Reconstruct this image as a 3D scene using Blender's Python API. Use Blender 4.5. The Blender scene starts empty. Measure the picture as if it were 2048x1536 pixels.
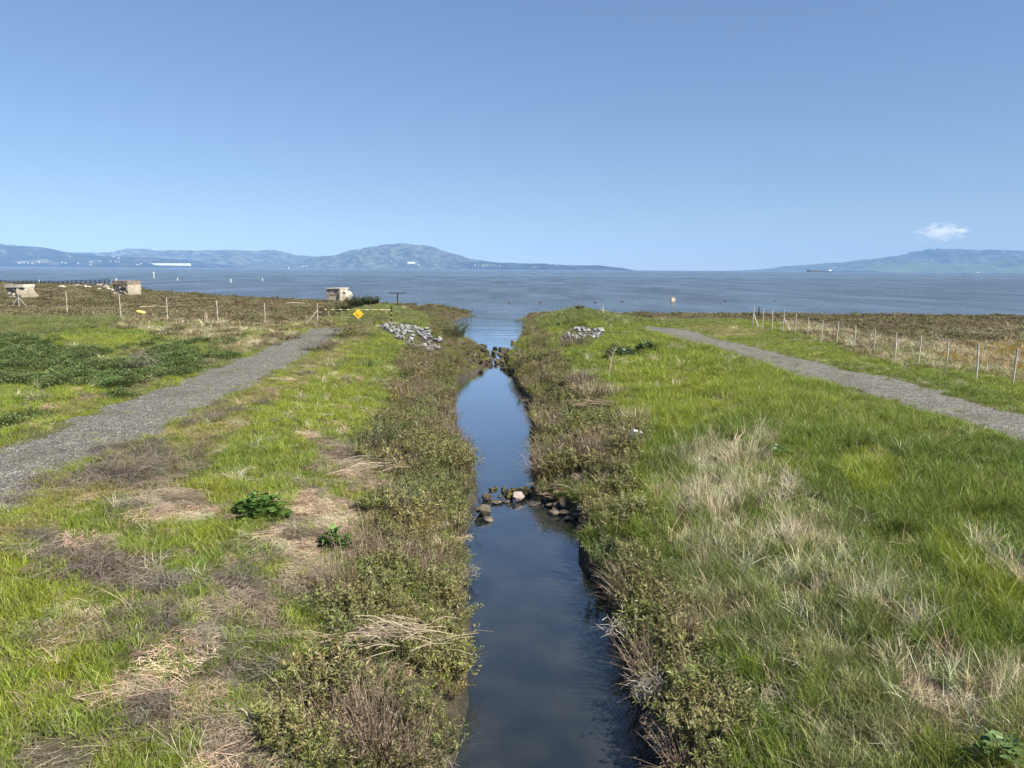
import bpy, math, random
import numpy as np
from mathutils import Vector, Matrix

random.seed(7)
RNG = np.random.default_rng(11)
SC = bpy.context.scene
COL = SC.collection
PI = math.pi

# ------------------------------------------------------------------ camera
F = 1520.0                       # focal length in photo pixels (photo 2048 x 1536)
CAM = np.array([0.0, 0.0, 4.4])
PITCH = math.atan((768 - 538.5) / F)
ROLL = 0.0062
_f = np.array([0, math.cos(PITCH), -math.sin(PITCH)])
_r0 = np.array([1.0, 0, 0]); _u0 = np.array([0, math.sin(PITCH), math.cos(PITCH)])
_r = _r0 * math.cos(ROLL) + _u0 * math.sin(ROLL)
_u = _u0 * math.cos(ROLL) - _r0 * math.sin(ROLL)
cam_d = bpy.data.cameras.new("camera")
cam = bpy.data.objects.new("camera", cam_d)
COL.objects.link(cam)
cam_d.sensor_width = 36.0
cam_d.lens = F / 2048 * 36.0
cam_d.clip_start = 0.1
cam_d.clip_end = 40000
cam.matrix_world = Matrix(((_r[0], _u[0], -_f[0], CAM[0]), (_r[1], _u[1], -_f[1], CAM[1]),
                           (_r[2], _u[2], -_f[2], CAM[2]), (0, 0, 0, 1)))
SC.camera = cam

def ray(u, v):
    d = _f + (u - 1024) / F * _r + (768 - v) / F * _u
    return d

def at_depth(u, v, Y):
    """point of the photo's ray (u, v) at forward distance Y"""
    d = ray(u, v)
    return CAM + d * (Y / d[1])

def at_z(u, v, z):
    d = ray(u, v)
    return CAM + d * ((z - CAM[2]) / d[2])

def project(x, y, z):
    p = np.stack([np.asarray(x) - CAM[0], np.asarray(y) - CAM[1], np.asarray(z) - CAM[2]], -1)
    w = p @ _f
    return 1024 + F * (p @ _r) / w, 768 - F * (p @ _u) / w

# ------------------------------------------------------------------ noise
def _hash(ix, iy, seed):
    h = (ix.astype(np.int64) * 374761393 + iy.astype(np.int64) * 668265263 + seed * 974634521) & 0xFFFFFFFF
    h = ((h ^ (h >> 13)) * 1274126177) & 0xFFFFFFFF
    h = (h ^ (h >> 16)) & 0xFFFFFFFF
    return h.astype(np.float64) / 4294967295.0

def vnoise(x, y, seed=0):
    x = np.asarray(x, float); y = np.asarray(y, float)
    ix = np.floor(x); iy = np.floor(y)
    fx = x - ix; fy = y - iy
    fx = fx * fx * (3 - 2 * fx); fy = fy * fy * (3 - 2 * fy)
    a = _hash(ix, iy, seed); b = _hash(ix + 1, iy, seed)
    c = _hash(ix, iy + 1, seed); d = _hash(ix + 1, iy + 1, seed)
    return (a * (1 - fx) + b * fx) * (1 - fy) + (c * (1 - fx) + d * fx) * fy

def fbm(x, y, seed=0, o=4, g=0.5):
    s = 0.0; a = 1.0; t = 0.0
    x = np.asarray(x, float); y = np.asarray(y, float)
    for k in range(o):
        s = s + a * vnoise(x, y, seed + k * 17); t += a
        x = x * 2.03 + 13.1; y = y * 2.03 + 7.7; a *= g
    return s / t

def sstep(a, b, x):
    t = np.clip((np.asarray(x, float) - a) / (b - a), 0, 1)
    return t * t * (3 - 2 * t)

# ------------------------------------------------------------------ materials
def mat(name):
    m = bpy.data.materials.new(name); m.use_nodes = True
    nt = m.node_tree; nt.nodes.clear()
    out = nt.nodes.new("ShaderNodeOutputMaterial")
    return m, nt, out

def nd(nt, t, **kw):
    n = nt.nodes.new(t)
    for k, v in kw.items():
        if k.startswith("i_"):
            n.inputs[k[2:].replace("_", " ")].default_value = v
        else:
            setattr(n, k, v)
    return n

def mixc(nt, fac, a, b, blend="MIX"):
    n = nt.nodes.new("ShaderNodeMix"); n.data_type = "RGBA"; n.blend_type = blend
    for sock, v in ((n.inputs[0], fac), (n.inputs[6], a), (n.inputs[7], b)):
        if isinstance(v, (int, float)): sock.default_value = v
        elif isinstance(v, (tuple, list)): sock.default_value = tuple(v) if len(v) == 4 else tuple(v) + (1,)
        else: nt.links.new(v, sock)
    return n.outputs[2]

def math_n(nt, op, a, b=None, clamp=False):
    n = nt.nodes.new("ShaderNodeMath"); n.operation = op; n.use_clamp = clamp
    for i, v in enumerate((a, b)):
        if v is None: continue
        if isinstance(v, (int, float)): n.inputs[i].default_value = v
        else: nt.links.new(v, n.inputs[i])
    return n.outputs[0]

def ramp(nt, fac, stops):
    n = nt.nodes.new("ShaderNodeValToRGB")
    e = n.color_ramp.elements
    while len(e) < len(stops): e.new(0.5)
    for k, (p, c) in enumerate(stops):
        e[k].position = p
        e[k].color = (c, c, c, 1) if isinstance(c, (int, float)) else tuple(c) + (1,)
    nt.links.new(fac, n.inputs[0])
    return n.outputs[0]

def noise_n(nt, scale, detail=4, rough=0.55, vec=None, dist=0.0):
    n = nt.nodes.new("ShaderNodeTexNoise")
    n.inputs["Scale"].default_value = scale; n.inputs["Detail"].default_value = detail
    n.inputs["Roughness"].default_value = rough; n.inputs["Distortion"].default_value = dist
    if vec is None:
        vec = nt.nodes.new("ShaderNodeNewGeometry").outputs["Position"]
    nt.links.new(vec, n.inputs["Vector"])
    return n.outputs["Fac"]

def principled(nt, out, color, rough=0.8, spec=0.3, bump=None, bump_s=0.3, bump_d=0.02, metallic=0.0):
    p = nt.nodes.new("ShaderNodeBsdfPrincipled")
    if isinstance(color, (tuple, list)): p.inputs["Base Color"].default_value = tuple(color)[:3] + (1,)
    else: nt.links.new(color, p.inputs["Base Color"])
    if isinstance(rough, (int, float)): p.inputs["Roughness"].default_value = rough
    else: nt.links.new(rough, p.inputs["Roughness"])
    p.inputs["Specular IOR Level"].default_value = spec
    p.inputs["Metallic"].default_value = metallic
    if bump is not None:
        b = nt.nodes.new("ShaderNodeBump")
        b.inputs["Strength"].default_value = bump_s; b.inputs["Distance"].default_value = bump_d
        nt.links.new(bump, b.inputs["Height"])
        nt.links.new(b.outputs[0], p.inputs["Normal"])
    nt.links.new(p.outputs[0], out.inputs[0])
    return p

# ------------------------------------------------------------------ objects
def mesh_np(name, verts, faces, smooth=False):
    me = bpy.data.meshes.new(name)
    me.from_pydata([tuple(map(float, v)) for v in verts], [], [tuple(map(int, f)) for f in faces])
    if smooth: me.polygons.foreach_set("use_smooth", [True] * len(me.polygons))
    me.update()
    return me

def obj(name, me, m=None, parent=None, loc=None, label=None, cat=None, group=None, kind=None):
    o = bpy.data.objects.new(name, me)
    COL.objects.link(o)
    if m is not None and me is not None and len(me.materials) == 0: me.materials.append(m)
    if parent is not None: o.parent = parent
    if loc is not None: o.location = [float(c) for c in loc]
    if label: o["label"] = label
    if cat: o["category"] = cat
    if group: o["group"] = group
    if kind: o["kind"] = kind
    return o

def thing(name, loc, label, cat, group=None, rz=0.0):
    o = obj(name, None, None, None, loc, label, cat, group)
    o.rotation_euler = (0, 0, rz)
    return o

def grid_faces(nx, ny):
    i = np.arange(nx - 1)[None, :] + np.arange(ny - 1)[:, None] * nx
    i = i.ravel()
    return np.stack([i, i + 1, i + 1 + nx, i + nx], -1)

def grid_mesh(name, X, Y, Z, smooth=True):
    ny, nx = X.shape
    me = bpy.data.meshes.new(name)
    nv = nx * ny; fc = grid_faces(nx, ny); nf = len(fc)
    me.vertices.add(nv); me.loops.add(nf * 4); me.polygons.add(nf)
    me.vertices.foreach_set("co", np.stack([X, Y, Z], -1).astype(np.float32).ravel())
    me.loops.foreach_set("vertex_index", fc.astype(np.int32).ravel())
    me.polygons.foreach_set("loop_start", np.arange(0, nf * 4, 4, dtype=np.int32))
    me.polygons.foreach_set("use_smooth", np.full(nf, smooth))
    me.update(); me.validate()
    return me

class MB:
    """collects boxes, tubes and sheets; build() links them as one mesh object"""
    def __init__(s): s.v = []; s.f = []
    def add(s, v, f):
        n = len(s.v); s.v += [tuple(p) for p in v]; s.f += [tuple(i + n for i in q) for q in f]
    def box(s, c, sz, rz=0.0, jit=0.0, rx=0.0, ry=0.0):
        R = Matrix.Rotation(rz, 3, 'Z') @ Matrix.Rotation(ry, 3, 'Y') @ Matrix.Rotation(rx, 3, 'X')
        v = []
        for z in (-.5, .5):
            for y in (-.5, .5):
                for x in (-.5, .5):
                    p = R @ Vector((x * sz[0], y * sz[1], z * sz[2]))
                    v.append((c[0] + p.x + random.uniform(-jit, jit), c[1] + p.y + random.uniform(-jit, jit), c[2] + p.z + random.uniform(-jit, jit)))
        s.add(v, [(0, 2, 3, 1), (4, 5, 7, 6), (0, 1, 5, 4), (2, 6, 7, 3), (0, 4, 6, 2), (1, 3, 7, 5)])
    def tube(s, pts, r, n=6, cap=True):
        pts = [Vector(p) for p in pts]
        rr = r if isinstance(r, (list, tuple)) else [r] * len(pts)
        v = []; f = []
        for i, p in enumerate(pts):
            a = pts[max(i - 1, 0)]; b = pts[min(i + 1, len(pts) - 1)]
            t = (b - a).normalized()
            x = t.cross(Vector((0, 0, 1)))
            if x.length < 1e-3: x = t.cross(Vector((0, 1, 0)))
            x.normalize(); y = t.cross(x)
            for k in range(n):
                q = 2 * PI * k / n
                v.append(p + (x * math.cos(q) + y * math.sin(q)) * rr[i])
        for i in range(len(pts) - 1):
            for k in range(n):
                f.append((i * n + k, i * n + (k + 1) % n, (i + 1) * n + (k + 1) % n, (i + 1) * n + k))
        if cap:
            f.append(tuple(range(n))[::-1]); f.append(tuple((len(pts) - 1) * n + k for k in range(n)))
        s.add(v, f)
    def mesh(s, name, smooth=False): return mesh_np(name, s.v, s.f, smooth)
    def build(s, name, m, parent=None, smooth=False, **kw):
        return obj(name, s.mesh(name, smooth), m, parent, **kw)

# ------------------------------------------------------------------ world + sun
SUN_EL, SUN_AZ = math.radians(46), math.radians(122)   # azimuth from +Y (view direction) clockwise: right and behind
sun_dir = np.array([math.cos(SUN_EL) * math.sin(SUN_AZ), math.cos(SUN_EL) * math.cos(SUN_AZ), math.sin(SUN_EL)])
w = bpy.data.worlds.new("World"); SC.world = w; w.use_nodes = True
wn = w.node_tree
bg = wn.nodes["Background"]
sky = wn.nodes.new("ShaderNodeTexSky"); sky.sky_type = 'NISHITA'; sky.sun_disc = False
sky.sun_elevation = SUN_EL
sky.sun_rotation = SUN_AZ
sky.altitude = 0; sky.air_density = 1.0; sky.dust_density = 0.0; sky.ozone_density = 4.0
tint = wn.nodes.new("ShaderNodeMix"); tint.data_type = "RGBA"; tint.blend_type = "MULTIPLY"
tint.inputs[0].default_value = 1.0; tint.inputs[7].default_value = (0.90, 0.97, 1.15, 1)
gm = wn.nodes.new("ShaderNodeGamma"); gm.inputs[1].default_value = 0.68
wn.links.new(sky.outputs[0], tint.inputs[6]); wn.links.new(tint.outputs[2], gm.inputs[0])
tin2 = wn.nodes.new("ShaderNodeMix"); tin2.data_type = "RGBA"; tin2.blend_type = "MULTIPLY"
tin2.inputs[0].default_value = 1.0; tin2.inputs[7].default_value = (0.99, 1.10, 1.24, 1)
wn.links.new(gm.outputs[0], tin2.inputs[6]); wn.links.new(tin2.outputs[2], bg.inputs[0]); bg.inputs[1].default_value = 0.070
sd = bpy.data.lights.new("sun", "SUN"); sd.energy = 5.0; sd.angle = math.radians(0.53); sd.color = (1, 0.935, 0.83)
so = bpy.data.objects.new("sun", sd); COL.objects.link(so)
so.rotation_euler = Vector(-sun_dir).to_track_quat('-Z', 'Y').to_euler()
SC.view_settings.view_transform = 'Standard'; SC.view_settings.look = 'None'
SC.view_settings.exposure = 1.15; SC.view_settings.gamma = 1.0
SC.cycles.max_bounces = 5; SC.cycles.diffuse_bounces = 2; SC.cycles.glossy_bounces = 3
SC.cycles.transmission_bounces = 3; SC.cycles.transparent_max_bounces = 4; SC.cycles.volume_bounces = 4
SC.cycles.caustics_reflective = False; SC.cycles.caustics_refractive = False
SC.cycles.use_denoising = True
SC.cycles.denoiser = 'OPENIMAGEDENOISE'

# ------------------------------------------------------------------ haze
m, nt, out = mat("haze")
pv = nt.nodes.new("ShaderNodeVolumePrincipled")
pv.inputs["Color"].default_value = (0.33, 0.585, 0.97, 1)
pv.inputs["Density"].default_value = 5.4e-5
pv.inputs["Anisotropy"].default_value = -0.25
nt.links.new(pv.outputs[0], out.inputs["Volume"])
HAZE_X, HAZE_Y0, HAZE_Y1, HAZE_Z0, HAZE_Z1 = 17000, -400, 15600, -4.0, 480
b = MB(); b.box((0, (HAZE_Y0 + HAZE_Y1) / 2, (HAZE_Z0 + HAZE_Z1) / 2), (2 * HAZE_X, HAZE_Y1 - HAZE_Y0, HAZE_Z1 - HAZE_Z0))
haze = b.build("haze", m, kind="stuff", label="pale blue haze hanging over the bay and the far hills", cat="haze")

# ------------------------------------------------------------------ far hills
m_hill, nt, out = mat("far_hillside")
g = nt.nodes.new("ShaderNodeNewGeometry").outputs["Position"]
trees = ramp(nt, noise_n(nt, 0.0075, 8, 0.70, g), [(0.44, 0.0), (0.53, 1.0)])
fine = noise_n(nt, 0.03, 4, 0.65, g)
col = mixc(nt, trees, (0.105, 0.105, 0.085), (0.016, 0.018, 0.022))
col = mixc(nt, math_n(nt, 'MULTIPLY', fine, 0.5), col, (0.05, 0.06, 0.03))
principled(nt, out, col, 0.95, 0.05)
m_hillg, nt, out = mat("grassy_hillside")
g = nt.nodes.new("ShaderNodeNewGeometry").outputs["Position"]
col = mixc(nt, ramp(nt, noise_n(nt, 0.0015, 5, 0.6, g), [(0.4, 0.0), (0.65, 1.0)]), (0.085, 0.115, 0.055), (0.055, 0.075, 0.042))
principled(nt, out, col, 0.95, 0.05)
m_hillt, nt, out = mat("wooded_hillside")
g = nt.nodes.new("ShaderNodeNewGeometry").outputs["Position"]
col = mixc(nt, ramp(nt, noise_n(nt, 0.004, 6, 0.65, g), [(0.55, 0.0), (0.64, 1.0)]), (0.014, 0.016, 0.020), (0.11, 0.115, 0.08))
principled(nt, out, col, 0.95, 0.05)

def hill(pts, Y, depth, m, seed, rough=0.10):
    """a hill range: pts = photo silhouette, standing at forward distance Y with real depth"""
    u = np.array([p[0] for p in pts], float); v = np.array([p[1] for p in pts], float)
    n = int((u[-1] - u[0]) / 2.5) + 2
    uu = np.linspace(u[0], u[-1], n); vv = np.interp(uu, u, v)
    P = np.array([at_depth(a, b_, Y) for a, b_ in zip(uu, vv)])
    x = P[:, 0]; h = P[:, 2] + 4.0
    h = np.maximum(h, 0) * (1 + 0.16 * (fbm(x / 150.0, x * 0 + seed, seed, 5, .6) - 0.5))
    T = np.concatenate([np.linspace(0, 1, 44), np.linspace(1.08, 2.0, 8)])
    prof = np.where(T < 1, 1 - (1 - T) ** 1.7, np.maximum(0, 1 - (T - 1)) ** 1.2)
    X = np.repeat(x[None], len(T), 0)
    YY = Y + (T[:, None] - 1) * depth + 0 * X
    gul = fbm(X / 260.0 + 0.0012 * YY, YY / 500.0, seed + 3, 5, 0.55) - 0.5
    spur = np.abs(fbm(X / 480.0, YY / 1100.0, seed + 9, 3) - 0.5)
    env = np.clip(prof * (1 - np.clip(T, 0, 1) ** 6 * (T <= 1)), 0, 1)[:, None] if False else (np.sin(np.clip(T, 0, 2) * PI / 2) ** 1)[:, None] * np.abs(1 - np.clip(T, 0, 1))[:, None] ** 0.5
    Z = h[None] * (prof[:, None] * (1 + 0.0 * gul)) + h[None] * env * (gul * 1.5 - spur * 1.5 + 0.15)
    Z = np.minimum(Z, h[None] * np.minimum(1, YY / Y) * (0.995 + 0.05 * (fbm(X / 60.0, YY / 60.0, seed + 2, 2) - .6)))
    Z = np.clip(Z, 0, None) - 4.2 + 2.0 * (T[:, None] > 0.02) * (h[None] > 0.5)
    Z[0] = -6; Z[-1] = -6
    return obj("hills", grid_mesh("hills", X, YY, Z), m, kind="structure")
HILLS = dict(
 A=([(-420,505),(-250,480),(-120,488),(-40,478),(0,486),(20,488),(60,493),(100,496),(130,503),(150,507),(180,509),(200,512),(240,514),(280,514),(330,517),(370,520),(400,523),(440,530),(470,536)], 9000, 1500, m_hillt, 5),
 B=([(60,520),(130,512),(185,505),(200,508),(222,505),(245,509),(270,500),(287,497),(300,499),(320,503),(350,502),(380,504),(410,501),(430,503),(470,500),(500,501),(520,503),(548,500),(562,503),(590,510),(620,511),(645,514),(680,517),(720,530)], 12500, 2600, m_hill, 23),
 C=([(560,535),(600,524),(640,517),(680,510),(700,503),(725,497),(745,494),(770,492),(790,489),(806,488),(830,489),(845,489),(860,492),(880,499),(900,506),(920,511),(940,517),(955,520),(980,523),(1020,530),(1060,538)], 11000, 1700, m_hill, 41),
 D=([(900,530),(950,523),(1000,525),(1040,527),(1080,527),(1110,529),(1140,531),(1170,531),(1195,531),(1210,533),(1240,536),(1262,541)], 9800, 700, m_hillt, 57),
 E=([(1470,543),(1500,540),(1550,537),(1568,532),(1616,530),(1643,527),(1691,524),(1735,518.6),(1796,512),(1827,503),(1854,499),(1880,498),(1912,499),(1950,499),(1990,499.5),(2021,501.6),(2060,501),(2150,494),(2260,500),(2400,512),(2500,530)], 14200, 1700, m_hill, 71),
 G=([(1700,541),(1750,530),(1786,525.5),(1807,523.5),(1823,523),(1881,527),(1954,528),(1975,524),(1990,521),(2005,516.6),(2023,515.6),(2048,517),(2120,512),(2220,520),(2350,528),(2500,538)], 12000, 1100, m_hillg, 83))
HILL_OBS = [hill(p, Y, dp, mm, s) for p, Y, dp, mm, s in HILLS.values()]
# ------------------------------------------------------------------ water: creek and bay in one sheet
WZ = -1.7
m_water, nt, out = mat("bay_and_creek_water")
pos = nt.nodes.new("ShaderNodeNewGeometry").outputs["Position"]
sep = nt.nodes.new("ShaderNodeSeparateXYZ"); nt.links.new(pos, sep.inputs[0])
open_ = nt.nodes.new("ShaderNodeMapRange"); open_.interpolation_type = 'SMOOTHSTEP'
open_.inputs[1].default_value = 52; open_.inputs[2].default_value = 100
nt.links.new(sep.outputs[1], open_.inputs[0]); bay = open_.outputs[0]
# wind waves
mp = nt.nodes.new("ShaderNodeMapping"); mp.inputs["Scale"].default_value = (0.55, 1.0, 1.0); nt.links.new(pos, mp.inputs[0])
w1 = noise_n(nt, 0.9, 3, 0.6, mp.outputs[0]); w2 = noise_n(nt, 3.1, 3, 0.6, mp.outputs[0])
mp3 = nt.nodes.new("ShaderNodeMapping"); mp3.inputs["Scale"].default_value = (0.35, 1.0, 1.0); nt.links.new(pos, mp3.inputs[0])
w3 = noise_n(nt, 0.16, 4, 0.6, mp3.outputs[0])
hw = math_n(nt, 'ADD', math_n(nt, 'MULTIPLY', w1, 0.30), math_n(nt, 'MULTIPLY', w2, 0.07))
hw = math_n(nt, 'ADD', hw, math_n(nt, 'MULTIPLY', w3, 1.0))
rip = math_n(nt, 'MULTIPLY', noise_n(nt, 7.0, 2, 0.5, pos), 0.0035)
far_ = nt.nodes.new("ShaderNodeMapRange"); far_.interpolation_type = 'SMOOTHSTEP'
far_.inputs[1].default_value = 150; far_.inputs[2].default_value = 1600; far_.inputs[3].default_value = 1.0; far_.inputs[4].default_value = 0.0
nt.links.new(sep.outputs[1], far_.inputs[0])
hh = math_n(nt, 'ADD', math_n(nt, 'MULTIPLY', math_n(nt, 'MULTIPLY', hw, far_.outputs[0]), bay), rip)
bp = nt.nodes.new("ShaderNodeBump"); bp.inputs["Strength"].default_value = 1.0; bp.inputs["Distance"].default_value = 1.0
nt.links.new(hh, bp.inputs["Height"])
# slicks: long calm streaks on the open bay
mp2 = nt.nodes.new("ShaderNodeMapping"); mp2.inputs["Scale"].default_value = (0.00045, 0.0045, 1.0); nt.links.new(pos, mp2.inputs[0])
slick = ramp(nt, noise_n(nt, 1.0, 3, 0.5, mp2.outputs[0], 0.6), [(0.56, 0.0), (0.64, 1.0)])
silt = noise_n(nt, 0.01, 3, 0.5, mp3.outputs[0])
vb = nd(nt, "ShaderNodeTexVoronoi", i_Scale=1.7); vb.feature = 'SMOOTH_F1'; nt.links.new(pos, vb.inputs["Vector"])
bedn = math_n(nt, 'ADD', math_n(nt, 'MULTIPLY', noise_n(nt, 1.1, 5, 0.62, pos), 0.8), math_n(nt, 'MULTIPLY', math_n(nt, 'SUBTRACT', 0.5, vb.outputs["Distance"]), 0.5))
bedc = mixc(nt, ramp(nt, bedn, [(0.30, 0.0), (0.68, 1.0)]), (0.013, 0.017, 0.020), (0.028, 0.031, 0.030))
bayc = mixc(nt, silt, (0.045, 0.060, 0.070), (0.062, 0.072, 0.076))
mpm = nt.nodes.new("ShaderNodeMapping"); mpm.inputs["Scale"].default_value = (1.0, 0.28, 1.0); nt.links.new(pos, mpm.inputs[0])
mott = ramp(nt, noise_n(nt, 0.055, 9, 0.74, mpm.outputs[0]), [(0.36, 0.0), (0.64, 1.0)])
bayc = mixc(nt, 1.0, bayc, ramp(nt, mott, [(0.0, 0.70), (1.0, 1.25)]), "MULTIPLY")  # light and dark of the wavelets painted into the bay colour
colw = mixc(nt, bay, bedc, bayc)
pw = nt.nodes.new("ShaderNodeBsdfPrincipled")
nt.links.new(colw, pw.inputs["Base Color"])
rgh = math_n(nt, 'ADD', math_n(nt, 'MULTIPLY', bay, math_n(nt, 'SUBTRACT', math_n(nt, 'SUBTRACT', 0.33, math_n(nt, 'MULTIPLY', mott, 0.14)), math_n(nt, 'MULTIPLY', slick, 0.10))), 0.015)
nt.links.new(rgh, pw.inputs["Roughness"])
ior = math_n(nt, 'ADD', 1.333, math_n(nt, 'MULTIPLY', bay, 0.07)); nt.links.new(ior, pw.inputs["IOR"])
pw.inputs["Specular IOR Level"].default_value = 0.5
nt.links.new(bp.outputs[0], pw.inputs["Normal"])
lw = nt.nodes.new("ShaderNodeLayerWeight"); nt.links.new(bp.outputs[0], lw.inputs["Normal"])
fr = math_n(nt, 'MULTIPLY', math_n(nt, 'POWER', lw.outputs["Facing"], 4.0), 1.15)
fr = math_n(nt, 'MULTIPLY', fr, math_n(nt, 'SUBTRACT', 1.0, bay), True)
gw = nt.nodes.new("ShaderNodeBsdfGlossy"); gw.inputs["Color"].default_value = (1, 1, 1, 1); gw.inputs["Roughness"].default_value = 0.02
nt.links.new(bp.outputs[0], gw.inputs["Normal"])
mxw = nt.nodes.new("ShaderNodeMixShader"); nt.links.new(fr, mxw.inputs[0])
nt.links.new(pw.outputs[0], mxw.inputs[1]); nt.links.new(gw.outputs[0], mxw.inputs[2])
nt.links.new(mxw.outputs[0], out.inputs[0])
xs = np.concatenate([-np.geomspace(16800, 40, 24), np.linspace(-30, 30, 13), np.geomspace(40, 16800, 24)])
ys = np.concatenate([np.array([-12, 0, 10, 20, 30, 40, 50, 60, 80, 100]), np.geomspace(130, 15400, 26)])
X, Y = np.meshgrid(xs, ys)
water = obj("water", grid_mesh("water", X, Y, X * 0 + WZ), m_water, kind="structure")
# ------------------------------------------------------------------ terrain
def line(pts, z):
    P = np.array([at_z(u, v, z) for u, v in pts])
    o = np.argsort(P[:, 1])
    return P[o, 1], P[o, 0]

LE = line([(900,1536),(925,1450),(940,1350),(945,1250),(930,1210),(940,1150),(930,1080),(945,1030),(952,1000),(958,965),(930,905),(912,870),(912,820),(912,790),(914,764),(955,746),(985,715),(960,700),(935,690),(915,660),(907,648),(915,640),(955,629)], WZ)
RE = line([(1300,1536),(1290,1450),(1262,1390),(1242,1290),(1205,1190),(1160,1130),(1165,1060),(1150,1035),(1075,1005),(1058,985),(1062,930),(1062,850),(1048,800),(1032,770),(1022,750),(1014,735),(1018,712),(1032,692),(1044,672),(1046,640),(1058,629)], WZ)
PLL = line([(0,893),(79,862),(126,842),(184,821),(308,777),(376,756),(437,725),(489,713),(533,691),(590,671),(612,659)], 0.02)
PLR = line([(0,1031),(51,1009),(116,954),(191,913),(260,893),(335,859),(403,825),(455,794),(513,773),(547,753),(598,725),(649,695),(680,667),(690,657)], 0.02)
PRL = line([(1272,656),(1399,690),(1490,715),(1585,752),(1676,773),(1846,827),(1958,860),(2048,893)], 0.02)
PRR = line([(1345,655),(1399,663),(1432,677),(1510,692),(1614,717),(1676,733),(1846,769),(1966,804),(2048,825)], 0.02)
def edge(E, y): return np.interp(y, E[0], E[1])
FENCE_L = [(645,606,62,1.5),(529,606,62.5,1.5),(434,601,66.8,1.5),(332,595,72,1.5),(238,589,79.6,1.5),(131,583,88,1.5),(35,576,99,1.5)]
FL = np.array([at_depth(u, v, Y) for u, v, Y, z in FENCE_L])
SHX = np.array([-400,-190,-164,-140,-112,-100,-90,-60,-42,-33,-20,-12,-8,-5.5,-4.4,1.5,10,60,400])
SHY = np.array([275,270,256,243,226,206,184,152,134,129,121,114,104,101,99,96,96,96,100])

def H(x, y, detail=True):
    x = np.asarray(x, float); y = np.asarray(y, float)
    xl = edge(LE, y); xr = edge(RE, y)
    wob = 0.16 * (vnoise(x * 0 + 3.1, y * 1.7, 5) - 0.5)
    xl = xl + wob; xr = xr + 0.16 * (vnoise(x * 0 + 9.1, y * 1.7, 6) - 0.5)
    d = np.where(x < xl, xl - x, np.where(x > xr, x - xr, -np.minimum(x - xl, xr - x)))
    base = x * 0.0
    pl = edge(PLL, y)
    base = base - 0.38 * sstep(1.0, 8.0, pl - x)
    yf = np.interp(-x, -FL[:, 0], FL[:, 1])
    mL = sstep(-4, 9, y - yf) * sstep(-13.5, -17.5, x)
    base = base + (-1.15 - base) * mL
    base = base + (-1.05 - base) * sstep(20.5, 33, x)
    base = base + (-1.15 - base) * sstep(66, 84, y)
    bl = np.exp(-(((x + 11.9) / 4.5) ** 2 + (np.maximum(0, np.abs(y - 72) - 2) / 6.5) ** 2))
    br = np.exp(-(((x - 6.2) / 3.6) ** 2 + (np.maximum(0, np.abs(y - 71) - 3) / 6.5) ** 2))
    base = base + (1.0 - base) * bl + (0.78 - base) * br * (1 - bl)
    sc = np.clip((base + 1.74) / 1.74, 0.16, 1.5) * np.where(y > 62, 0.75, 1.0)
    P = np.interp(d / sc, [0, 0.15, 0.7, 1.8, 3.4, 6.0, 8.0], [0.0, 0.17, 0.36, 0.56, 0.77, 0.95, 1.0])
    z = np.where(d < 0, np.interp(-d, [0, 0.25, 0.9], [-1.76, -2.0, -2.25]), -1.74 + (base + 1.74) * P)
    if detail:
        onp = ((x > edge(PLL, y) - .2) & (x < edge(PLR, y) + .2) & (y < 60)) | ((x > edge(PRL, y) - .2) & (x < edge(PRR, y) + .2) & (y < 60))
        k = np.where(onp, 0.12, 1.0) * np.clip(d / 0.8, 0, 1)
        z = z + k * (0.34 * (fbm(x / 3.2, y / 3.2, 31, 3) - 0.5) + 0.10 * (vnoise(x / 0.5, y / 0.5, 33) - 0.5))
    sh = sstep(0, 6, y + 2.5 * (fbm(x / 7.0, y * 0, 77, 3) - 0.5) - np.interp(x, SHX, SHY))
    inch = (x > xl) & (x < xr)
    z = z + (-3.1 - z) * sh
    return z

def ground(u, v):
    """where the photo's ray (u, v) meets the ground"""
    d = ray(u, v); z = -0.5
    for k in range(40):
        p = CAM + d * ((z - CAM[2]) / d[2])
        z += 0.5 * (float(H(p[0], p[1])) - z)
    p = CAM + d * ((z - CAM[2]) / d[2])
    return np.array([p[0], p[1], float(H(p[0], p[1]))])

def poly(pts): return np.array([ground(u, v)[:2] for u, v in pts])

def inside(P, x, y):
    r = np.zeros(x.shape, bool); n = len(P)
    for i in range(n):
        x1, y1 = P[i]; x2, y2 = P[(i + 1) % n]
        if y1 == y2: continue
        c = ((y1 > y) != (y2 > y)) & (x < (x2 - x1) * (y - y1) / (y2 - y1) + x1)
        r ^= c
    return r

Z_THATCH = [poly(p) for p in (
    [(50,1075),(110,1080),(200,1105),(300,1140),(370,1170),(330,1205),(270,1195),(180,1180),(110,1160),(70,1110)],
    [(555,950),(620,985),(690,1010),(715,1035),(690,1060),(700,1110),(690,1150),(640,1185),(570,1190),(560,1150),(500,1080),(520,1060),(570,1040),(600,990)],
    [(430,1150),(480,1165),(540,1200),(560,1240),(520,1235),(470,1210),(440,1180)],
    [(390,1210),(450,1220),(480,1280),(540,1290),(555,1330),(545,1390),(560,1440),(590,1620),(430,1620),(420,1480),(360,1450),(330,1500),(280,1500),(215,1440),(210,1410),(290,1385),(370,1330),(400,1280)],
    [(605,865),(640,870),(690,890),(735,930),(770,960),(750,990),(690,975),(650,950),(625,910)],
    [(200,960),(330,965),(400,1000),(440,1035),(390,1045),(310,1040),(250,1010),(220,990)],
    [(1840,1380),(1930,1370),(1960,1420),(1900,1470),(1830,1440)],
    [(60,1480),(120,1470),(160,1530),(120,1600),(60,1560)])]
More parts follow.
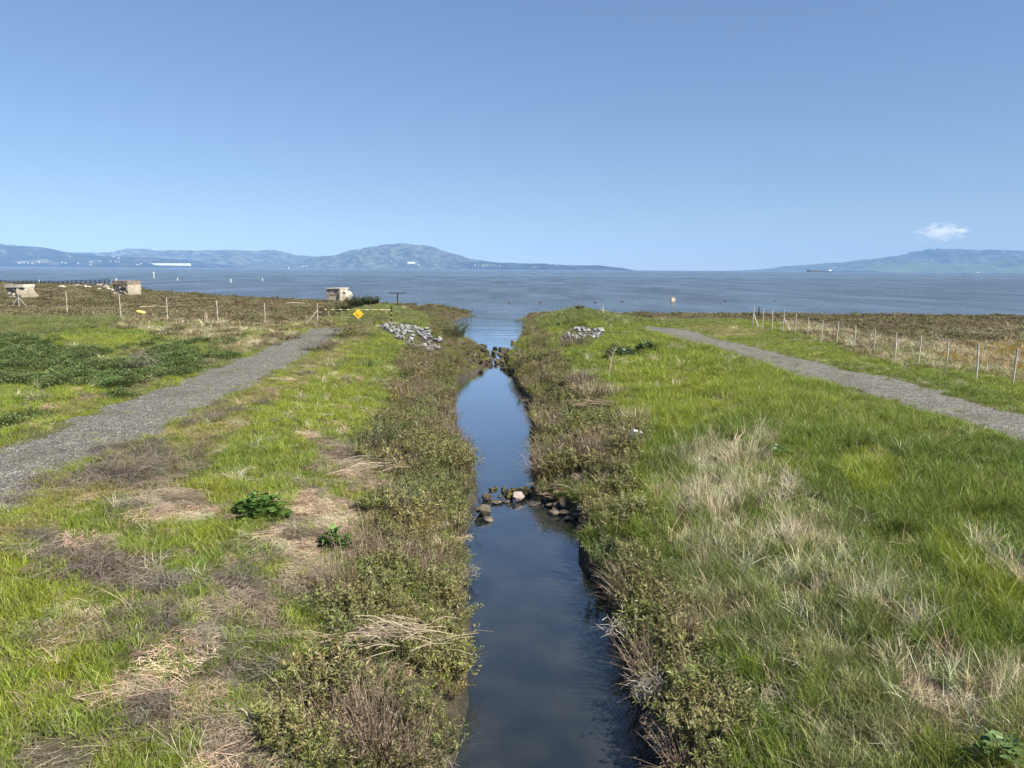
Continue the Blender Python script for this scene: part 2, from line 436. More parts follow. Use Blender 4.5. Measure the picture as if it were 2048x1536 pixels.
for _k, _s in ((0, 1.0), (1, 1.05), (2, 1.3), (3, 1.06), (4, 1.08), (5, .95), (6, 1.1)):
    _c = Z_THATCH[_k].mean(0); Z_THATCH[_k] = _c + (Z_THATCH[_k] - _c) * _s
Z_GREEN_IN = [poly(p) for p in ([(380,1395),(470,1390),(540,1430),(530,1470),(460,1450),(400,1430)], [(480,1085),(560,1100),(560,1160),(500,1150)])]
Z_TAN = [poly(p) for p in (
    [(-60,1130),(-60,1060),(0,1036),(150,955),(300,875),(450,797),(560,750),(650,695),(690,662),(735,655),(720,690),(640,745),(560,805),(470,855),(420,905),(330,965),(200,1000),(110,1070),(0,1120)],
    [(0,905),(0,880),(120,835),(300,770),(430,722),(530,690),(600,665),(560,660),(480,680),(430,700),(320,750),(160,800),(0,850)],
    [(640,650),(700,650),(770,655),(700,668),(620,668)],
    [(1345,652),(1520,655),(1560,664),(1500,674),(1440,676),(1400,662)])]
Z_DARK = [poly(p) for p in (
    [(-60,700),(100,690),(200,702),(235,722),(290,692),(330,677),(400,674),(428,690),(410,715),(350,742),(340,775),(260,795),(150,775),(60,770),(-60,780)],
    [(330,735),(420,715),(470,712),(430,735),(370,760),(330,775)],
    [(0,655),(60,668),(95,690),(40,690),(0,680)],
    [(40,835),(90,830),(85,850),(45,850)])]
Z_TWIG = [poly(p) for p in (
    [(190,905),(280,880),(350,930),(340,1000),(260,990),(200,960)],
    [(190,1010),(270,1010),(280,1050),(220,1060)],
    [(100,1110),(180,1110),(280,1160),(370,1150),(370,1200),(330,1230),(250,1200),(150,1170)],
    [(130,1290),(200,1240),(330,1240),(420,1300),(340,1330),(180,1300)],
    [(360,880),(420,890),(420,930),(370,930)],
    [(20,970),(100,960),(130,985),(60,1010)],
    [(420,1100),(520,1090),(560,1180),(520,1220),(440,1150)],
    [(230,700),(300,700),(330,760),(250,760)])]
Z_STRAW = [(poly(p), k) for p, k in (
    ([(1390,920),(1520,865),(1555,940),(1580,1060),(1480,1060),(1400,1000)], 0.45),
    ([(1280,940),(1330,940),(1560,1060),(1700,1070),(1720,1140),(1810,1200),(1780,1260),(1560,1180),(1400,1120),(1300,1040)], 0.28),
    ([(1560,1060),(1700,1065),(1690,1110),(1580,1105)], 0.55),
    ([(1760,1250),(1870,1260),(1890,1320),(1780,1320)], 0.5),
    ([(1620,1260),(1690,1260),(1690,1310),(1620,1310)], 0.45),
    ([(1820,1350),(1990,1360),(1960,1480),(1800,1440)], 0.5),
    ([(1970,1100),(2060,1110),(2060,1180),(1990,1180)], 0.35),
    ([(1120,900),(1250,900),(1280,960),(1150,1000)], 0.1),
    ([(1280,1560),(1330,1250),(1420,1180),(1620,1330),(1800,1560)], 0.13))]
Z_LIME = [poly(p) for p in (
    [(1180,690),(1300,720),(1480,760),(1480,840),(1330,880),(1290,830),(1230,760)],
    [(1690,900),(1780,900),(1790,1020),(1680,1020)],
    [(1830,1080),(1960,1080),(2060,1160),(2060,1240),(1860,1180)],
    [(480,760),(640,720),(740,740),(760,830),(600,850),(600,900),(480,900)],
    [(230,1050),(440,1060),(480,1100),(420,1170),(330,1110),(250,1090)],
    [(560,1260),(640,1200),(650,1240),(620,1330),(600,1440),(560,1430),(560,1330)],
    [(690,1010),(760,1000),(745,1050),(720,1090),(700,1060)],
    [(0,1180),(150,1200),(240,1260),(200,1420),(0,1400)],
    [(640,1170),(760,1130),(760,1210),(680,1200)])]
Z_MUTED = [poly(p) for p in (
    [(1290,920),(1420,900),(1530,960),(1720,1080),(1830,1260),(2060,1340),(2060,1620),(1500,1620),(1450,1400),(1380,1150),(1290,1010)],)]
Z_TALL_L = [poly(p) for p in ([(-80,612),(240,610),(250,650),(60,668),(-80,680)],)]
Z_OLIVE = [poly(p) for p in ([(240,632),(440,640),(640,640),(620,665),(520,690),(430,705),(330,672),(250,655)],
                             [(1530,650),(1700,640),(2080,650),(2080,770),(1980,760),(1760,712),(1600,672)])]
Z_ORANGE = [poly(p) for p in ([(1870,690),(1950,672),(2080,672),(2080,745),(1960,730),(1860,715)],)]
Z_PILE = [poly(p) for p in ([(752,650),(775,640),(805,644),(840,656),(876,682),(900,700),(870,712),(840,706),(800,688),(775,672)], [(1110,680),(1135,658),(1160,650),(1185,658),(1212,670),(1195,684),(1150,688),(1120,690)])]
Z_GREENBACK = [poly(p) for p in ([(1780,665),(1960,655),(2080,655),(2080,675),(1950,676),(1840,690)],)]

BRL = line([(540,1620),(560,1440),(620,1340),(640,1240),(650,1170),(700,1110),(735,1050),(760,990),(745,930),(760,860),(785,800),(800,750),(815,715),(850,680),(862,655),(855,625)], -0.65)
BRR = line([(1500,1620),(1480,1480),(1440,1330),(1390,1170),(1300,1080),(1285,1000),(1275,930),(1285,880),(1240,840),(1205,795),(1150,755),(1115,720),(1100,680),(1070,650),(1060,628)], -0.65)

xs = np.concatenate([-np.geomspace(400, 21.5, 70), np.arange(-21, 21.01, 0.2), np.geomspace(21.5, 400, 70)])
ys = np.concatenate([np.arange(-10, 4, 1.0), np.arange(4, 34, 0.2), np.arange(34, 75, 0.4), np.arange(75, 140, 1.2), np.geomspace(141, 330, 40)])
xs = np.concatenate([[-16500, -4000, -1200], xs, [1200, 4000, 16500]]); ys = np.concatenate([[-300, -60], ys, [900, 4000, 15200]])
TX, TY = np.meshgrid(xs, ys)
TZ = H(TX, TY)
terrain = obj("ground", grid_mesh("ground", TX, TY, TZ), kind="structure")

def zone(Z, x, y, warp=0.25, s=1.0, seed=3):
    wx = x + warp * 2 * (fbm(x / s, y / s, seed, 3) - 0.5) * 2
    wy = y + warp * 2 * (fbm(x / s + 40, y / s + 9, seed + 5, 3) - 0.5) * 2
    r = np.zeros(x.shape, bool)
    for P in Z: r |= inside(P, wx, wy)
    return r

def on_path(x, y, m=0.0):
    n = 0.35 * (fbm(x * 1.3, y * 1.3, 61, 3) - 0.5) * 2
    a = (x > edge(PLL, y) - m + n) & (x < edge(PLR, y) + m + n) & (y < 56.5)
    b_ = (x > edge(PRL, y) - m + n) & (x < edge(PRR, y) + m + n) & (y < 59)
    return a | b_

def bank(x, y):
    """in the brush belt along the creek"""
    n = 0.5 * (fbm(x / 1.3, y / 1.3, 91, 3) - 0.5) * 2
    l = (x > edge(BRL, y) + n) & (x < edge(LE, y)); r = (x < edge(BRR, y) + n) & (x > edge(RE, y))
    return (l | r) & (y < 101)

def inwater(x, y, m=0.0):
    return ((x > edge(LE, y) - m) & (x < edge(RE, y) + m)) | (y > np.interp(x, SHX, SHY) + 0.5)

def bankside(u, v, off=0.12):
    p = at_z(u, v, -1.35); x, y = p[0], p[1]; side = 1 if x > (edge(LE, y) + edge(RE, y)) / 2 else -1
    e = edge(RE, y) if side > 0 else edge(LE, y)
    x = max(x, e + off) if side > 0 else min(x, e - off)
    return np.array([x, y, float(H(x, y))])

def marsh(x, y):
    yf = np.interp(-x, -FL[:, 0], FL[:, 1])
    n = 5 * (fbm(x / 6.0, y / 6.0, 55, 3) - 0.5)
    L = (y + n > yf + 6) & (x < -15)
    R = (x > 29 + n) & (y + n > 60)
    E = (y + n > 80)
    return L | R | E

# ground colours (earth, litter, thatch: real colours of the soil cover)
def lerp(a, b, t): return a + (b - a) * t[..., None]
vx, vy = TX.ravel(), TY.ravel()
C = np.zeros((len(vx), 3)); C[:] = (0.085, 0.085, 0.035)
C = lerp(C, np.array((0.15, 0.13, 0.06)), zone(Z_TAN, vx, vy).astype(float))
C = lerp(C, np.array((0.060, 0.050, 0.032)), bank(vx, vy).astype(float))
C = lerp(C, np.array((0.150, 0.127, 0.090)), zone(Z_THATCH, vx, vy).astype(float))
C = lerp(C, np.array((0.16, 0.14, 0.075)), zone(Z_OLIVE, vx, vy).astype(float))
C = lerp(C, np.array((0.085, 0.065, 0.045)), marsh(vx, vy).astype(float))
C = lerp(C, np.array((0.17, 0.12, 0.03)), zone(Z_ORANGE, vx, vy).astype(float))
C = lerp(C, np.array((0.045, 0.042, 0.035)), (TZ.ravel() < -1.55).astype(float))
at = terrain.data.attributes.new("cover", "FLOAT_COLOR", "POINT")
at.data.foreach_set("color", np.concatenate([C, np.ones((len(C), 1))], 1).astype(np.float32).ravel())
m, nt, out = mat("earth_and_litter")
a = nd(nt, "ShaderNodeAttribute", attribute_name="cover")
n1 = noise_n(nt, 0.7, 5, 0.6); n2 = noise_n(nt, 14.0, 4, 0.7); n3 = noise_n(nt, 60.0, 3, 0.7)
c = mixc(nt, 1.0, a.outputs[0], ramp(nt, n1, [(0.3, 0.65), (0.7, 1.35)]), "MULTIPLY")
c = mixc(nt, 1.0, c, ramp(nt, n2, [(0.3, 0.55), (0.7, 1.5)]), "MULTIPLY")
c = mixc(nt, 1.0, c, ramp(nt, n3, [(0.35, 0.7), (0.65, 1.35)]), "MULTIPLY")
principled(nt, out, c, 0.95, 0.1, math_n(nt, 'ADD', n2, math_n(nt, 'MULTIPLY', n3, 0.5)), 0.8, 0.05)
terrain.data.materials.append(m)

# ------------------------------------------------------------------ gravel paths
m_gravel, nt, out = mat("crushed_gravel")
vo = nd(nt, "ShaderNodeTexVoronoi", i_Scale=42.0); g = nt.nodes.new("ShaderNodeNewGeometry").outputs["Position"]; nt.links.new(g, vo.inputs["Vector"])
vo2 = nd(nt, "ShaderNodeTexVoronoi", i_Scale=17.0); nt.links.new(g, vo2.inputs["Vector"])
sp = nd(nt, "ShaderNodeSeparateColor"); nt.links.new(vo.outputs["Color"], sp.inputs[0])
sp2 = nd(nt, "ShaderNodeSeparateColor"); nt.links.new(vo2.outputs["Color"], sp2.inputs[0])
c = ramp(nt, sp.outputs[0], [(0.0, (0.048, 0.046, 0.037)), (0.45, (0.125, 0.119, 0.096)), (0.85, (0.22, 0.21, 0.17)), (1.0, (0.48, 0.46, 0.40))])
c2 = ramp(nt, sp2.outputs[1], [(0.0, 0.6), (0.8, 1.15), (0.95, 1.5)])
c = mixc(nt, 1.0, c, c2, "MULTIPLY")
big = noise_n(nt, 0.55, 5, 0.6, g)
c = mixc(nt, ramp(nt, big, [(0.50, 0.0), (0.72, 0.75)]), c, (0.105, 0.098, 0.07))
c = mixc(nt, 1.0, c, ramp(nt, noise_n(nt, 2.2, 4, 0.6, g), [(0.3, 0.75), (0.7, 1.2)]), "MULTIPLY")
hgt = math_n(nt, 'ADD', vo.outputs["Distance"], math_n(nt, 'MULTIPLY', vo2.outputs["Distance"], 1.4))
principled(nt, out, c, 0.85, 0.25, hgt, 0.9, 0.03)

def path(El, Er, y0, y1, seed):
    yy = np.arange(y0, y1, 0.22); t = np.linspace(0, 1, 17)
    Y, T = np.meshgrid(yy, t, indexing='ij')
    n0 = 0.75 * (fbm(yy * 1.1, yy * 0 + seed, seed, 4) - 0.5) * 2; n1_ = 0.75 * (fbm(yy * 1.1, yy * 0 + seed + 9, seed + 3, 4) - 0.5) * 2
    xl = edge(El, yy) + n0; xr = edge(Er, yy) + n1_
    end = sstep(y1 - 0.1, y1 - 2.2, yy)
    X = xl[:, None] + (xr - xl)[:, None] * (0.5 + (T - 0.5) * (0.35 + 0.65 * end[:, None]))
    Z = H(X, Y) + 0.03 - 0.035 * (np.abs(T - 0.5) * 2) ** 6 + 0.012 * np.cos((T - 0.5) * 2 * PI * 1.0)
    return obj("gravel_path", grid_mesh("gravel_path", X, Y, Z), m_gravel, kind="structure")
path_a = path(PLL, PLR, 2.0, 57.0, 3)
path_b = path(PRL, PRR, 2.0, 59.5, 8)
# ------------------------------------------------------------------ vegetation: prototypes
def veg_mat(name, tint=None, trans=0.30, dry=(0.30, 0.235, 0.135), stem=(0.20, 0.155, 0.10), var=0.55, gloss=0.025):
    """tint None = each clump brings its own colour (point attribute); 'var' on the mesh: r random per blade, b = woody / dry piece"""
    m, nt, out = mat(name)
    a = nd(nt, "ShaderNodeAttribute", attribute_name="var")
    s = nd(nt, "ShaderNodeSeparateColor"); nt.links.new(a.outputs["Color"], s.inputs[0])
    if tint is None:
        t = nd(nt, "ShaderNodeAttribute", attribute_name="tint", attribute_type='INSTANCER').outputs["Vector"]
    else: t = tuple(tint)
    br = math_n(nt, 'ADD', math_n(nt, 'MULTIPLY', s.outputs[0], 2 * var), 1 - var)
    rgb = nd(nt, "ShaderNodeCombineColor")
    for k in range(3): nt.links.new(br, rgb.inputs[k])
    c = mixc(nt, 1.0, t if tint is None else tuple(tint) + (1,), rgb.outputs[0], "MULTIPLY")
    c = mixc(nt, ramp(nt, s.outputs[0], [(0.80, 0.0), (0.97, 0.75)]), c, dry)
    c = mixc(nt, s.outputs[2], c, stem)
    d = nd(nt, "ShaderNodeBsdfDiffuse"); nt.links.new(c, d.inputs[0])
    tr = nd(nt, "ShaderNodeBsdfTranslucent"); nt.links.new(c, tr.inputs[0])
    mx = nd(nt, "ShaderNodeMixShader"); mx.inputs[0].default_value = trans
    nt.links.new(d.outputs[0], mx.inputs[1]); nt.links.new(tr.outputs[0], mx.inputs[2])
    gl = nd(nt, "ShaderNodeBsdfGlossy"); gl.inputs["Roughness"].default_value = 0.45; gl.inputs[0].default_value = (0.9, 0.9, 0.85, 1)
    m2 = nd(nt, "ShaderNodeMixShader"); m2.inputs[0].default_value = gloss
    nt.links.new(mx.outputs[0], m2.inputs[1]); nt.links.new(gl.outputs[0], m2.inputs[2])
    nt.links.new(m2.outputs[0], out.inputs[0])
    return m

M_GRASS = veg_mat("grass_blades", None, 0.32, (0.34, 0.30, 0.16), var=0.45)
M_STRAW = veg_mat("dry_straw", None, 0.15, (0.50, 0.44, 0.32), var=0.5, gloss=0.02)
M_BRUSH = veg_mat("bank_brush_leaves", None, 0.22, (0.27, 0.225, 0.12), (0.19, 0.145, 0.10), var=0.6, gloss=0.025)
M_MARSH = veg_mat("marsh_plants", None, 0.10, (0.23, 0.18, 0.11), (0.15, 0.115, 0.075), var=0.5, gloss=0.02)

class VB:
    """plant mesh with a 'var' colour per vertex"""
    def __init__(s, seed): s.v = []; s.f = []; s.c = []; s.r = random.Random(seed)
    def strip(s, pts, ws, side, c):
        """flat ribbon along pts, half width ws[i], side = across vector"""
        n = len(s.v)
        for p, w_ in zip(pts, ws):
            if w_ <= 0: s.v.append(tuple(p)); s.c.append(c)
            else:
                s.v.append(tuple(p - side * w_)); s.v.append(tuple(p + side * w_)); s.c += [c, c]
        k = n; m_ = len(pts)
        for i in range(m_ - 1):
            if ws[i + 1] <= 0: s.f.append((k, k + 1, k + 2)); k += 2
            else: s.f.append((k, k + 1, k + 3, k + 2)); k += 2
    def blade(s, base, az, L, lean, w_, c, bend=1.0, roll=None):
        """grass blade: leans over towards azimuth az"""
        d = Vector((math.cos(az), math.sin(az), 0)); 
        ra = (az + PI / 2) if roll is None else roll
        side = Vector((math.cos(ra), math.sin(ra), 0))
        pts = []
        for t in (0, 0.4, 0.75, 1.0):
            pts.append(Vector(base) + d * (L * lean * (t ** (1 + bend))) + Vector((0, 0, L * (t - 0.30 * lean * t * t))))
        s.strip(pts, (w_ * .5, w_ * .48, w_ * .32, 0), side, c)
    def leaf(s, p, d, L, w_, c, up=0.2):
        d = Vector(d).normalized()
        side = d.cross(Vector((0, 0, 1)))
        if side.length < 1e-3: side = Vector((1, 0, 0))
        side.normalize(); nrm = side.cross(d)
        side = (side + nrm * s.r.uniform(-.7, .7)).normalized()
        n = len(s.v); p = Vector(p)
        s.v += [tuple(p), tuple(p + d * L * .5 + side * w_ * .5 + nrm * up * w_), tuple(p + d * L), tuple(p + d * L * .5 - side * w_ * .5 + nrm * up * w_)]
        s.c += [c] * 4; s.f.append((n, n + 1, n + 2, n + 3))
    def lobed(s, p, d, R, c):
        """broad lobed leaf (mallow): a cupped disc of eleven rim points on a stalk"""
        d = Vector(d).normalized(); a = d.cross(Vector((0, 0, 1)))
        if a.length < 1e-3: a = Vector((1, 0, 0))
        a.normalize(); nrm = a.cross(d).normalized()
        n = len(s.v); p = Vector(p); s.v.append(tuple(p + d * R * .35 - nrm * R * .12)); s.c.append(c)
        K = 12
        for k in range(K):
            q = 2 * PI * k / K; rr = R * (1.0 if k % 2 == 0 else 0.80) * s.r.uniform(.9, 1.1)
            if k == K // 2: rr *= 0.35
            s.v.append(tuple(p + d * R * .35 + (d * math.cos(q) + a * math.sin(q)) * rr + nrm * R * s.r.uniform(-.06, .12))); s.c.append(c)
        for k in range(K): s.f.append((n, n + 1 + k, n + 1 + (k + 1) % K))
    def mesh(s, name, m):
        me = mesh_np(name, s.v, s.f)
        at = me.attributes.new("var", "FLOAT_COLOR", "POINT")
        at.data.foreach_set("color", np.array([tuple(c) + (1,) for c in s.c], np.float32).ravel())
        me.materials.append(m)
        return me

PIECE = {'grass_tuft': 'tuft', 'tall_tuft': 'tuft', 'straw_tuft': 'tuft', 'brush_clump': 'clump', 'dead_brush_clump': 'clump', 'straw_mat': 'reed_bundle', 'twig_tangle': 'twig_tangle', 'weed_clump': 'clump', 'marsh_clump': 'clump', 'loose_stone': 'stone'}
def proto_collection(name, meshes):
    c = bpy.data.collections.new(name)
    for k, me in enumerate(meshes):
        o = bpy.data.objects.new(PIECE[name], me); c.objects.link(o); COL.objects.link(o)
    return c

def grass_tuft(seed, n, spread, L0, L1, w_, lean0=0.15, lean1=0.7, m=M_GRASS):
    b_ = VB(seed); r = b_.r
    for k in range(n):
        q = r.uniform(0, 2 * PI); d = spread * math.sqrt(r.random())
        b_.blade((d * math.cos(q), d * math.sin(q), -0.02), r.uniform(0, 2 * PI), r.uniform(L0, L1), r.uniform(lean0, lean1), w_ * r.uniform(.6, 1.3), (r.random(), 0, 0), r.uniform(.6, 1.6), r.uniform(0, PI))
    return b_.mesh("tuft", m)

def sprig_clump(seed, stems, hgt, spread, leaves, Lf, wf, m=M_BRUSH, lean=(0.1, 0.7), wood=0.006, bare=0.25):
    """leafy sub-shrub: leaning stems with narrow leaves"""
    b_ = VB(seed); r = b_.r
    for k in range(stems):
        q = r.uniform(0, 2 * PI); d = spread * math.sqrt(r.random())
        base = Vector((d * math.cos(q), d * math.sin(q), -0.03))
        az = q + r.uniform(-1.1, 1.1); le = r.uniform(*lean); L = hgt * r.uniform(.6, 1.1)
        dv = Vector((math.cos(az), math.sin(az), 0))
        pt = lambda t: base + dv * (L * le * t ** 1.5) + Vector((0, 0, L * (t - 0.25 * le * t * t)))
        sd = Vector((-dv.y, dv.x, 0))
        b_.strip([pt(0), pt(.35), pt(.7), pt(1)], (wood * .5, wood * .45, wood * .35, 0), sd, (r.random() * .8, 0, 1))
        dead = r.random() < bare
        for j in range(leaves if not dead else leaves // 3):
            t = r.uniform(.22, 1.0); p = pt(t); qa = r.uniform(0, 2 * PI)
            dd = Vector((math.cos(qa), math.sin(qa), r.uniform(-.1, 1.1)))
            b_.leaf(p, dd, Lf * r.uniform(.6, 1.3), wf * r.uniform(.7, 1.3), (r.random() if not dead else r.uniform(.85, 1), 0, 0.0 if not dead else r.uniform(.2, .7)), r.uniform(-.2, .3))
    return b_.mesh("sprigs", m)

def straw_mat(seed, n, R, L0, L1, w_, spread_ang=0.5, m=M_STRAW, hz=0.05):
    b_ = VB(seed); r = b_.r
    for k in range(n):
        q = r.uniform(0, 2 * PI); d = R * math.sqrt(r.random()); a = r.gauss(0, spread_ang); L = r.uniform(L0, L1)
        dv = Vector((math.cos(a), math.sin(a), r.uniform(-.06, .10))); z = r.uniform(0.0, hz)
        c0 = Vector((d * math.cos(q), d * math.sin(q), z)); bow = Vector((-dv.y, dv.x, 0)) * r.uniform(-.08, .08) * L
        b_.strip([c0 - dv * L * .5, c0 + bow + Vector((0, 0, .012)), c0 + dv * L * .5], (w_ * .5, w_ * .5, w_ * .3), Vector((-dv.y, dv.x, r.uniform(-.6, .6))).normalized(), (r.random(), 0, 0))
    return b_.mesh("straws", m)

def twig_tangle(seed, n, R, hgt, w_, m=M_STRAW):
    b_ = VB(seed); r = b_.r
    for k in range(n):
        q = r.uniform(0, 2 * PI); d = R * math.sqrt(r.random()) * .8; a = r.uniform(0, 2 * PI); L = r.uniform(.18, .5) * R * 2
        p = Vector((d * math.cos(q), d * math.sin(q), r.uniform(0, hgt * .6)))
        dv = Vector((math.cos(a), math.sin(a), r.uniform(-.1, .8))).normalized(); pts = [p]
        for j in range(3):
            dv = (dv + Vector((r.uniform(-.5, .5), r.uniform(-.5, .5), r.uniform(-.45, .15)))).normalized(); p = p + dv * L / 3; p.z = max(p.z, 0.0); pts.append(p.copy())
        b_.strip(pts, (w_ * .5, w_ * .45, w_ * .4, w_ * .2), Vector((-dv.y, dv.x, r.uniform(-.5, .5))).normalized(), (r.random() * .85, 0, 0))
    return b_.mesh("twigs", m)

def broad_clump(seed, n, R, hgt, lr, m=M_GRASS):
    b_ = VB(seed); r = b_.r
    for k in range(n):
        q = r.uniform(0, 2 * PI); d = R * math.sqrt(r.random()); top = hgt * math.sqrt(max(0.05, 1 - (d / R) ** 2))
        z = top * r.uniform(.35, 1.05)
        b_.leaf((d * math.cos(q), d * math.sin(q), z), (math.cos(q + r.uniform(-1, 1)), math.sin(q + r.uniform(-1, 1)), r.uniform(-.3, .8)), lr * r.uniform(.7, 1.4), lr * .5 * r.uniform(.7, 1.3), (r.random() * .86, 0, 0))
    return b_.mesh("leaves", m)

P_GRASS = proto_collection("grass_tuft", [grass_tuft(100 + k, 46, 0.16, 0.13, 0.30, 0.0075) for k in range(8)])
P_TALL = proto_collection("tall_tuft", [grass_tuft(140 + k, 44, 0.15, 0.28, 0.62, 0.0085, 0.2, 0.95) for k in range(8)])
P_STRAWT = proto_collection("straw_tuft", [grass_tuft(180 + k, 34, 0.13, 0.22, 0.60, 0.0065, 0.1, 1.1, M_STRAW) for k in range(6)])
P_BRUSH = proto_collection("brush_clump", [sprig_clump(220 + k, 17, 0.46, 0.20, 26, 0.066, 0.0175) for k in range(8)])
P_DEADB = proto_collection("dead_brush_clump", [sprig_clump(260 + k, 34, 0.55, 0.17, 5, 0.04, 0.008, M_BRUSH, (0.1, 0.9), 0.007, 1.0) for k in range(5)])
P_MAT = proto_collection("straw_mat", [straw_mat(300 + k, 170, 0.32, 0.05, 0.30, 0.0048, 0.8) for k in range(6)])
P_TWIG = proto_collection("twig_tangle", [twig_tangle(340 + k, 85, 0.36, 0.20, 0.0065) for k in range(6)])
P_WEED = proto_collection("weed_clump", [broad_clump(380 + k, 150, 0.36, 0.30, 0.075) for k in range(6)])
P_MARSH = proto_collection("marsh_clump", [sprig_clump(420 + k, 60, 0.26, 0.55, 6, 0.10, 0.035, M_MARSH, (0.1, 0.9), 0.02, 0.2) for k in range(6)])

# ------------------------------------------------------------------ scattering (one object per kind of cover; clumps set on points)
def gn_group(name, coll):
    g = bpy.data.node_groups.new(name, "GeometryNodeTree")
    g.interface.new_socket("Geometry", in_out="INPUT", socket_type="NodeSocketGeometry")
    g.interface.new_socket("Geometry", in_out="OUTPUT", socket_type="NodeSocketGeometry")
    gi = g.nodes.new("NodeGroupInput"); go = g.nodes.new("NodeGroupOutput")
    ci = g.nodes.new("GeometryNodeCollectionInfo"); ci.inputs[0].default_value = coll
    ci.inputs["Separate Children"].default_value = True; ci.inputs["Reset Children"].default_value = True
    ip = g.nodes.new("GeometryNodeInstanceOnPoints"); ip.inputs["Pick Instance"].default_value = True
    def na(nm, ty):
        n = g.nodes.new("GeometryNodeInputNamedAttribute"); n.data_type = ty; n.inputs[0].default_value = nm; return n.outputs[0]
    g.links.new(gi.outputs[0], ip.inputs["Points"]); g.links.new(ci.outputs[0], ip.inputs["Instance"])
    g.links.new(na("pick", "INT"), ip.inputs["Instance Index"])
    g.links.new(na("turn", "FLOAT_VECTOR"), ip.inputs["Rotation"])
    g.links.new(na("size", "FLOAT_VECTOR"), ip.inputs["Scale"])
    g.links.new(ip.outputs[0], go.inputs[0])
    return g

def scatter(name, coll, x, y, z, rot, size, tint, label, cat):
    n = len(x)
    me = bpy.data.meshes.new(name); me.vertices.add(n)
    me.vertices.foreach_set("co", np.stack([x, y, z], -1).astype(np.float32).ravel())
    for nm, ty, arr, key in (("turn", "FLOAT_VECTOR", rot, "vector"), ("size", "FLOAT_VECTOR", size, "vector"), ("tint", "FLOAT_VECTOR", tint, "vector")):
        a = me.attributes.new(nm, ty, "POINT"); a.data.foreach_set(key, np.asarray(arr, np.float32).ravel())
    a = me.attributes.new("pick", "INT", "POINT"); a.data.foreach_set("value", RNG.integers(0, len(coll.objects), n).astype(np.int32))
    o = obj(name, me, None, None, None, label, cat, None, "stuff")
    md = o.modifiers.new("scatter", "NODES"); md.node_group = gn_group(name, coll)
    # the clumps that are repeated stand in the field themselves, as pieces of this cover
    mid = np.argsort((np.asarray(x) + 3) ** 2 * .2 + (np.asarray(y) - np.median(y)) ** 2)
    for k, p in enumerate(coll.objects):
        j = int(mid[(k * 7) % n]); p.parent = o; p.location = (float(x[j]), float(y[j]), float(z[j]))
        p.rotation_euler = tuple(float(q) for q in np.asarray(rot)[j]); p.scale = tuple(float(q) for q in np.asarray(size)[j])
        p["tint"] = [float(q) for q in np.asarray(tint)[j]]
    return o

def candidates(rho, seed, y0=3.0, y1=112.0):
    """random points over the ground seen from the bridge, a margin beyond the frame included"""
    rg = np.random.default_rng(seed); X = []; Y = []
    for a, b_, r in rho:
        w_ = 0.70 * b_ + 5.5; n = int((b_ - a) * 2 * w_ * r)
        X.append(rg.uniform(-w_, w_, n)); Y.append(rg.uniform(a, b_, n))
    return np.concatenate(X), np.concatenate(Y), rg

def pack(x, y, rg, s, tilt=0.12, wind=0.0, zs=1.0):
    n = len(x); z = H(x, y)
    rot = np.stack([rg.normal(0, tilt, n), rg.normal(wind, tilt, n), rg.uniform(0, 2 * PI, n)], -1)
    # turn about z first would spread the lean; wind leans the clump towards +x whatever its own turn
    size = np.stack([s, s, s * zs], -1) if np.ndim(zs) == 0 else np.stack([s, s, s * zs], -1)
    return z, rot, size

LIME = np.array((0.245, 0.300, 0.026)); MID = np.array((0.180, 0.240, 0.028)); DARK = np.array((0.120, 0.185, 0.024))
OLIVE = np.array((0.245, 0.215, 0.080)); GREY = np.array((0.235, 0.250, 0.105)); STRAW = np.array((0.68, 0.61, 0.44))
def jit(c, rg, a=0.16):
    n = len(c); return c * (1 + rg.normal(0, a, n))[:, None] * (1 + rg.normal(0, a * .4, (n, 3)))

RHO_G = ((3, 9, 62), (9, 14, 54), (14, 20, 40), (20, 30, 27), (30, 45, 15), (45, 66, 8), (66, 104, 3.5))
x, y, rg = candidates(RHO_G, 21)
on = on_path(x, y, -0.12); wt = inwater(x, y, 0.15); bk = bank(x, y); ms = marsh(x, y)
th = zone(Z_THATCH, x, y); gi_ = zone(Z_GREEN_IN, x, y, .1); tan_ = zone(Z_TAN, x, y, 0.4); dk = zone(Z_DARK, x, y, .5)
tw = zone(Z_TWIG, x, y, .3); lime = zone(Z_LIME, x, y, .6, 1.6); muted = zone(Z_MUTED, x, y, .6, 1.6); tallL = zone(Z_TALL_L, x, y, 1.0, 3.0)
olive = zone(Z_OLIVE, x, y, 1.2, 3.0); orange = zone(Z_ORANGE, x, y, .6); gback = zone(Z_GREENBACK, x, y, 1.0, 3.0)
pst = np.zeros(len(x))
for P, k in Z_STRAW: pst = np.maximum(pst, k * zone([P], x, y, .35))
u_ = rg.random(len(x))
right = x > edge(RE, y)
n1 = fbm(x / 3.0, y / 3.0, 201, 4); n2 = fbm(x / 1.1, y / 1.1, 207, 3); n3 = fbm(x / 8.0, y / 8.0, 209, 3)
wide = on_path(x, y, 0.35)
ok = ~(on & (u_ > np.where(on_path(x, y, -.55), 0.006, 0.10))) & ~wt
ok &= ~(zone(Z_PILE, x, y, .1) & (u_ > .06)); ok &= ~(bk & (u_ > 0.16 + 0.5 * (n2 > .62)))
ok &= ~(th & ~gi_ & (u_ > np.where(n2 > 0.62, 0.30, 0.04)))
ok &= ~(tw & (u_ > 0.5)); ok &= ~(dk & (u_ > 0.45)); ok &= ~(ms & ~gback & (u_ > 0.10)); ok &= ~((y > np.interp(x, SHX, SHY) - 1))
tint = lerp(np.repeat(MID[None], len(x), 0), LIME, np.clip((n1 - 0.42) * 4.5, 0, 1) * np.where(right, 0.55, 0.95))
fore = right & (x < edge(PRL, y)) & (y < 24)
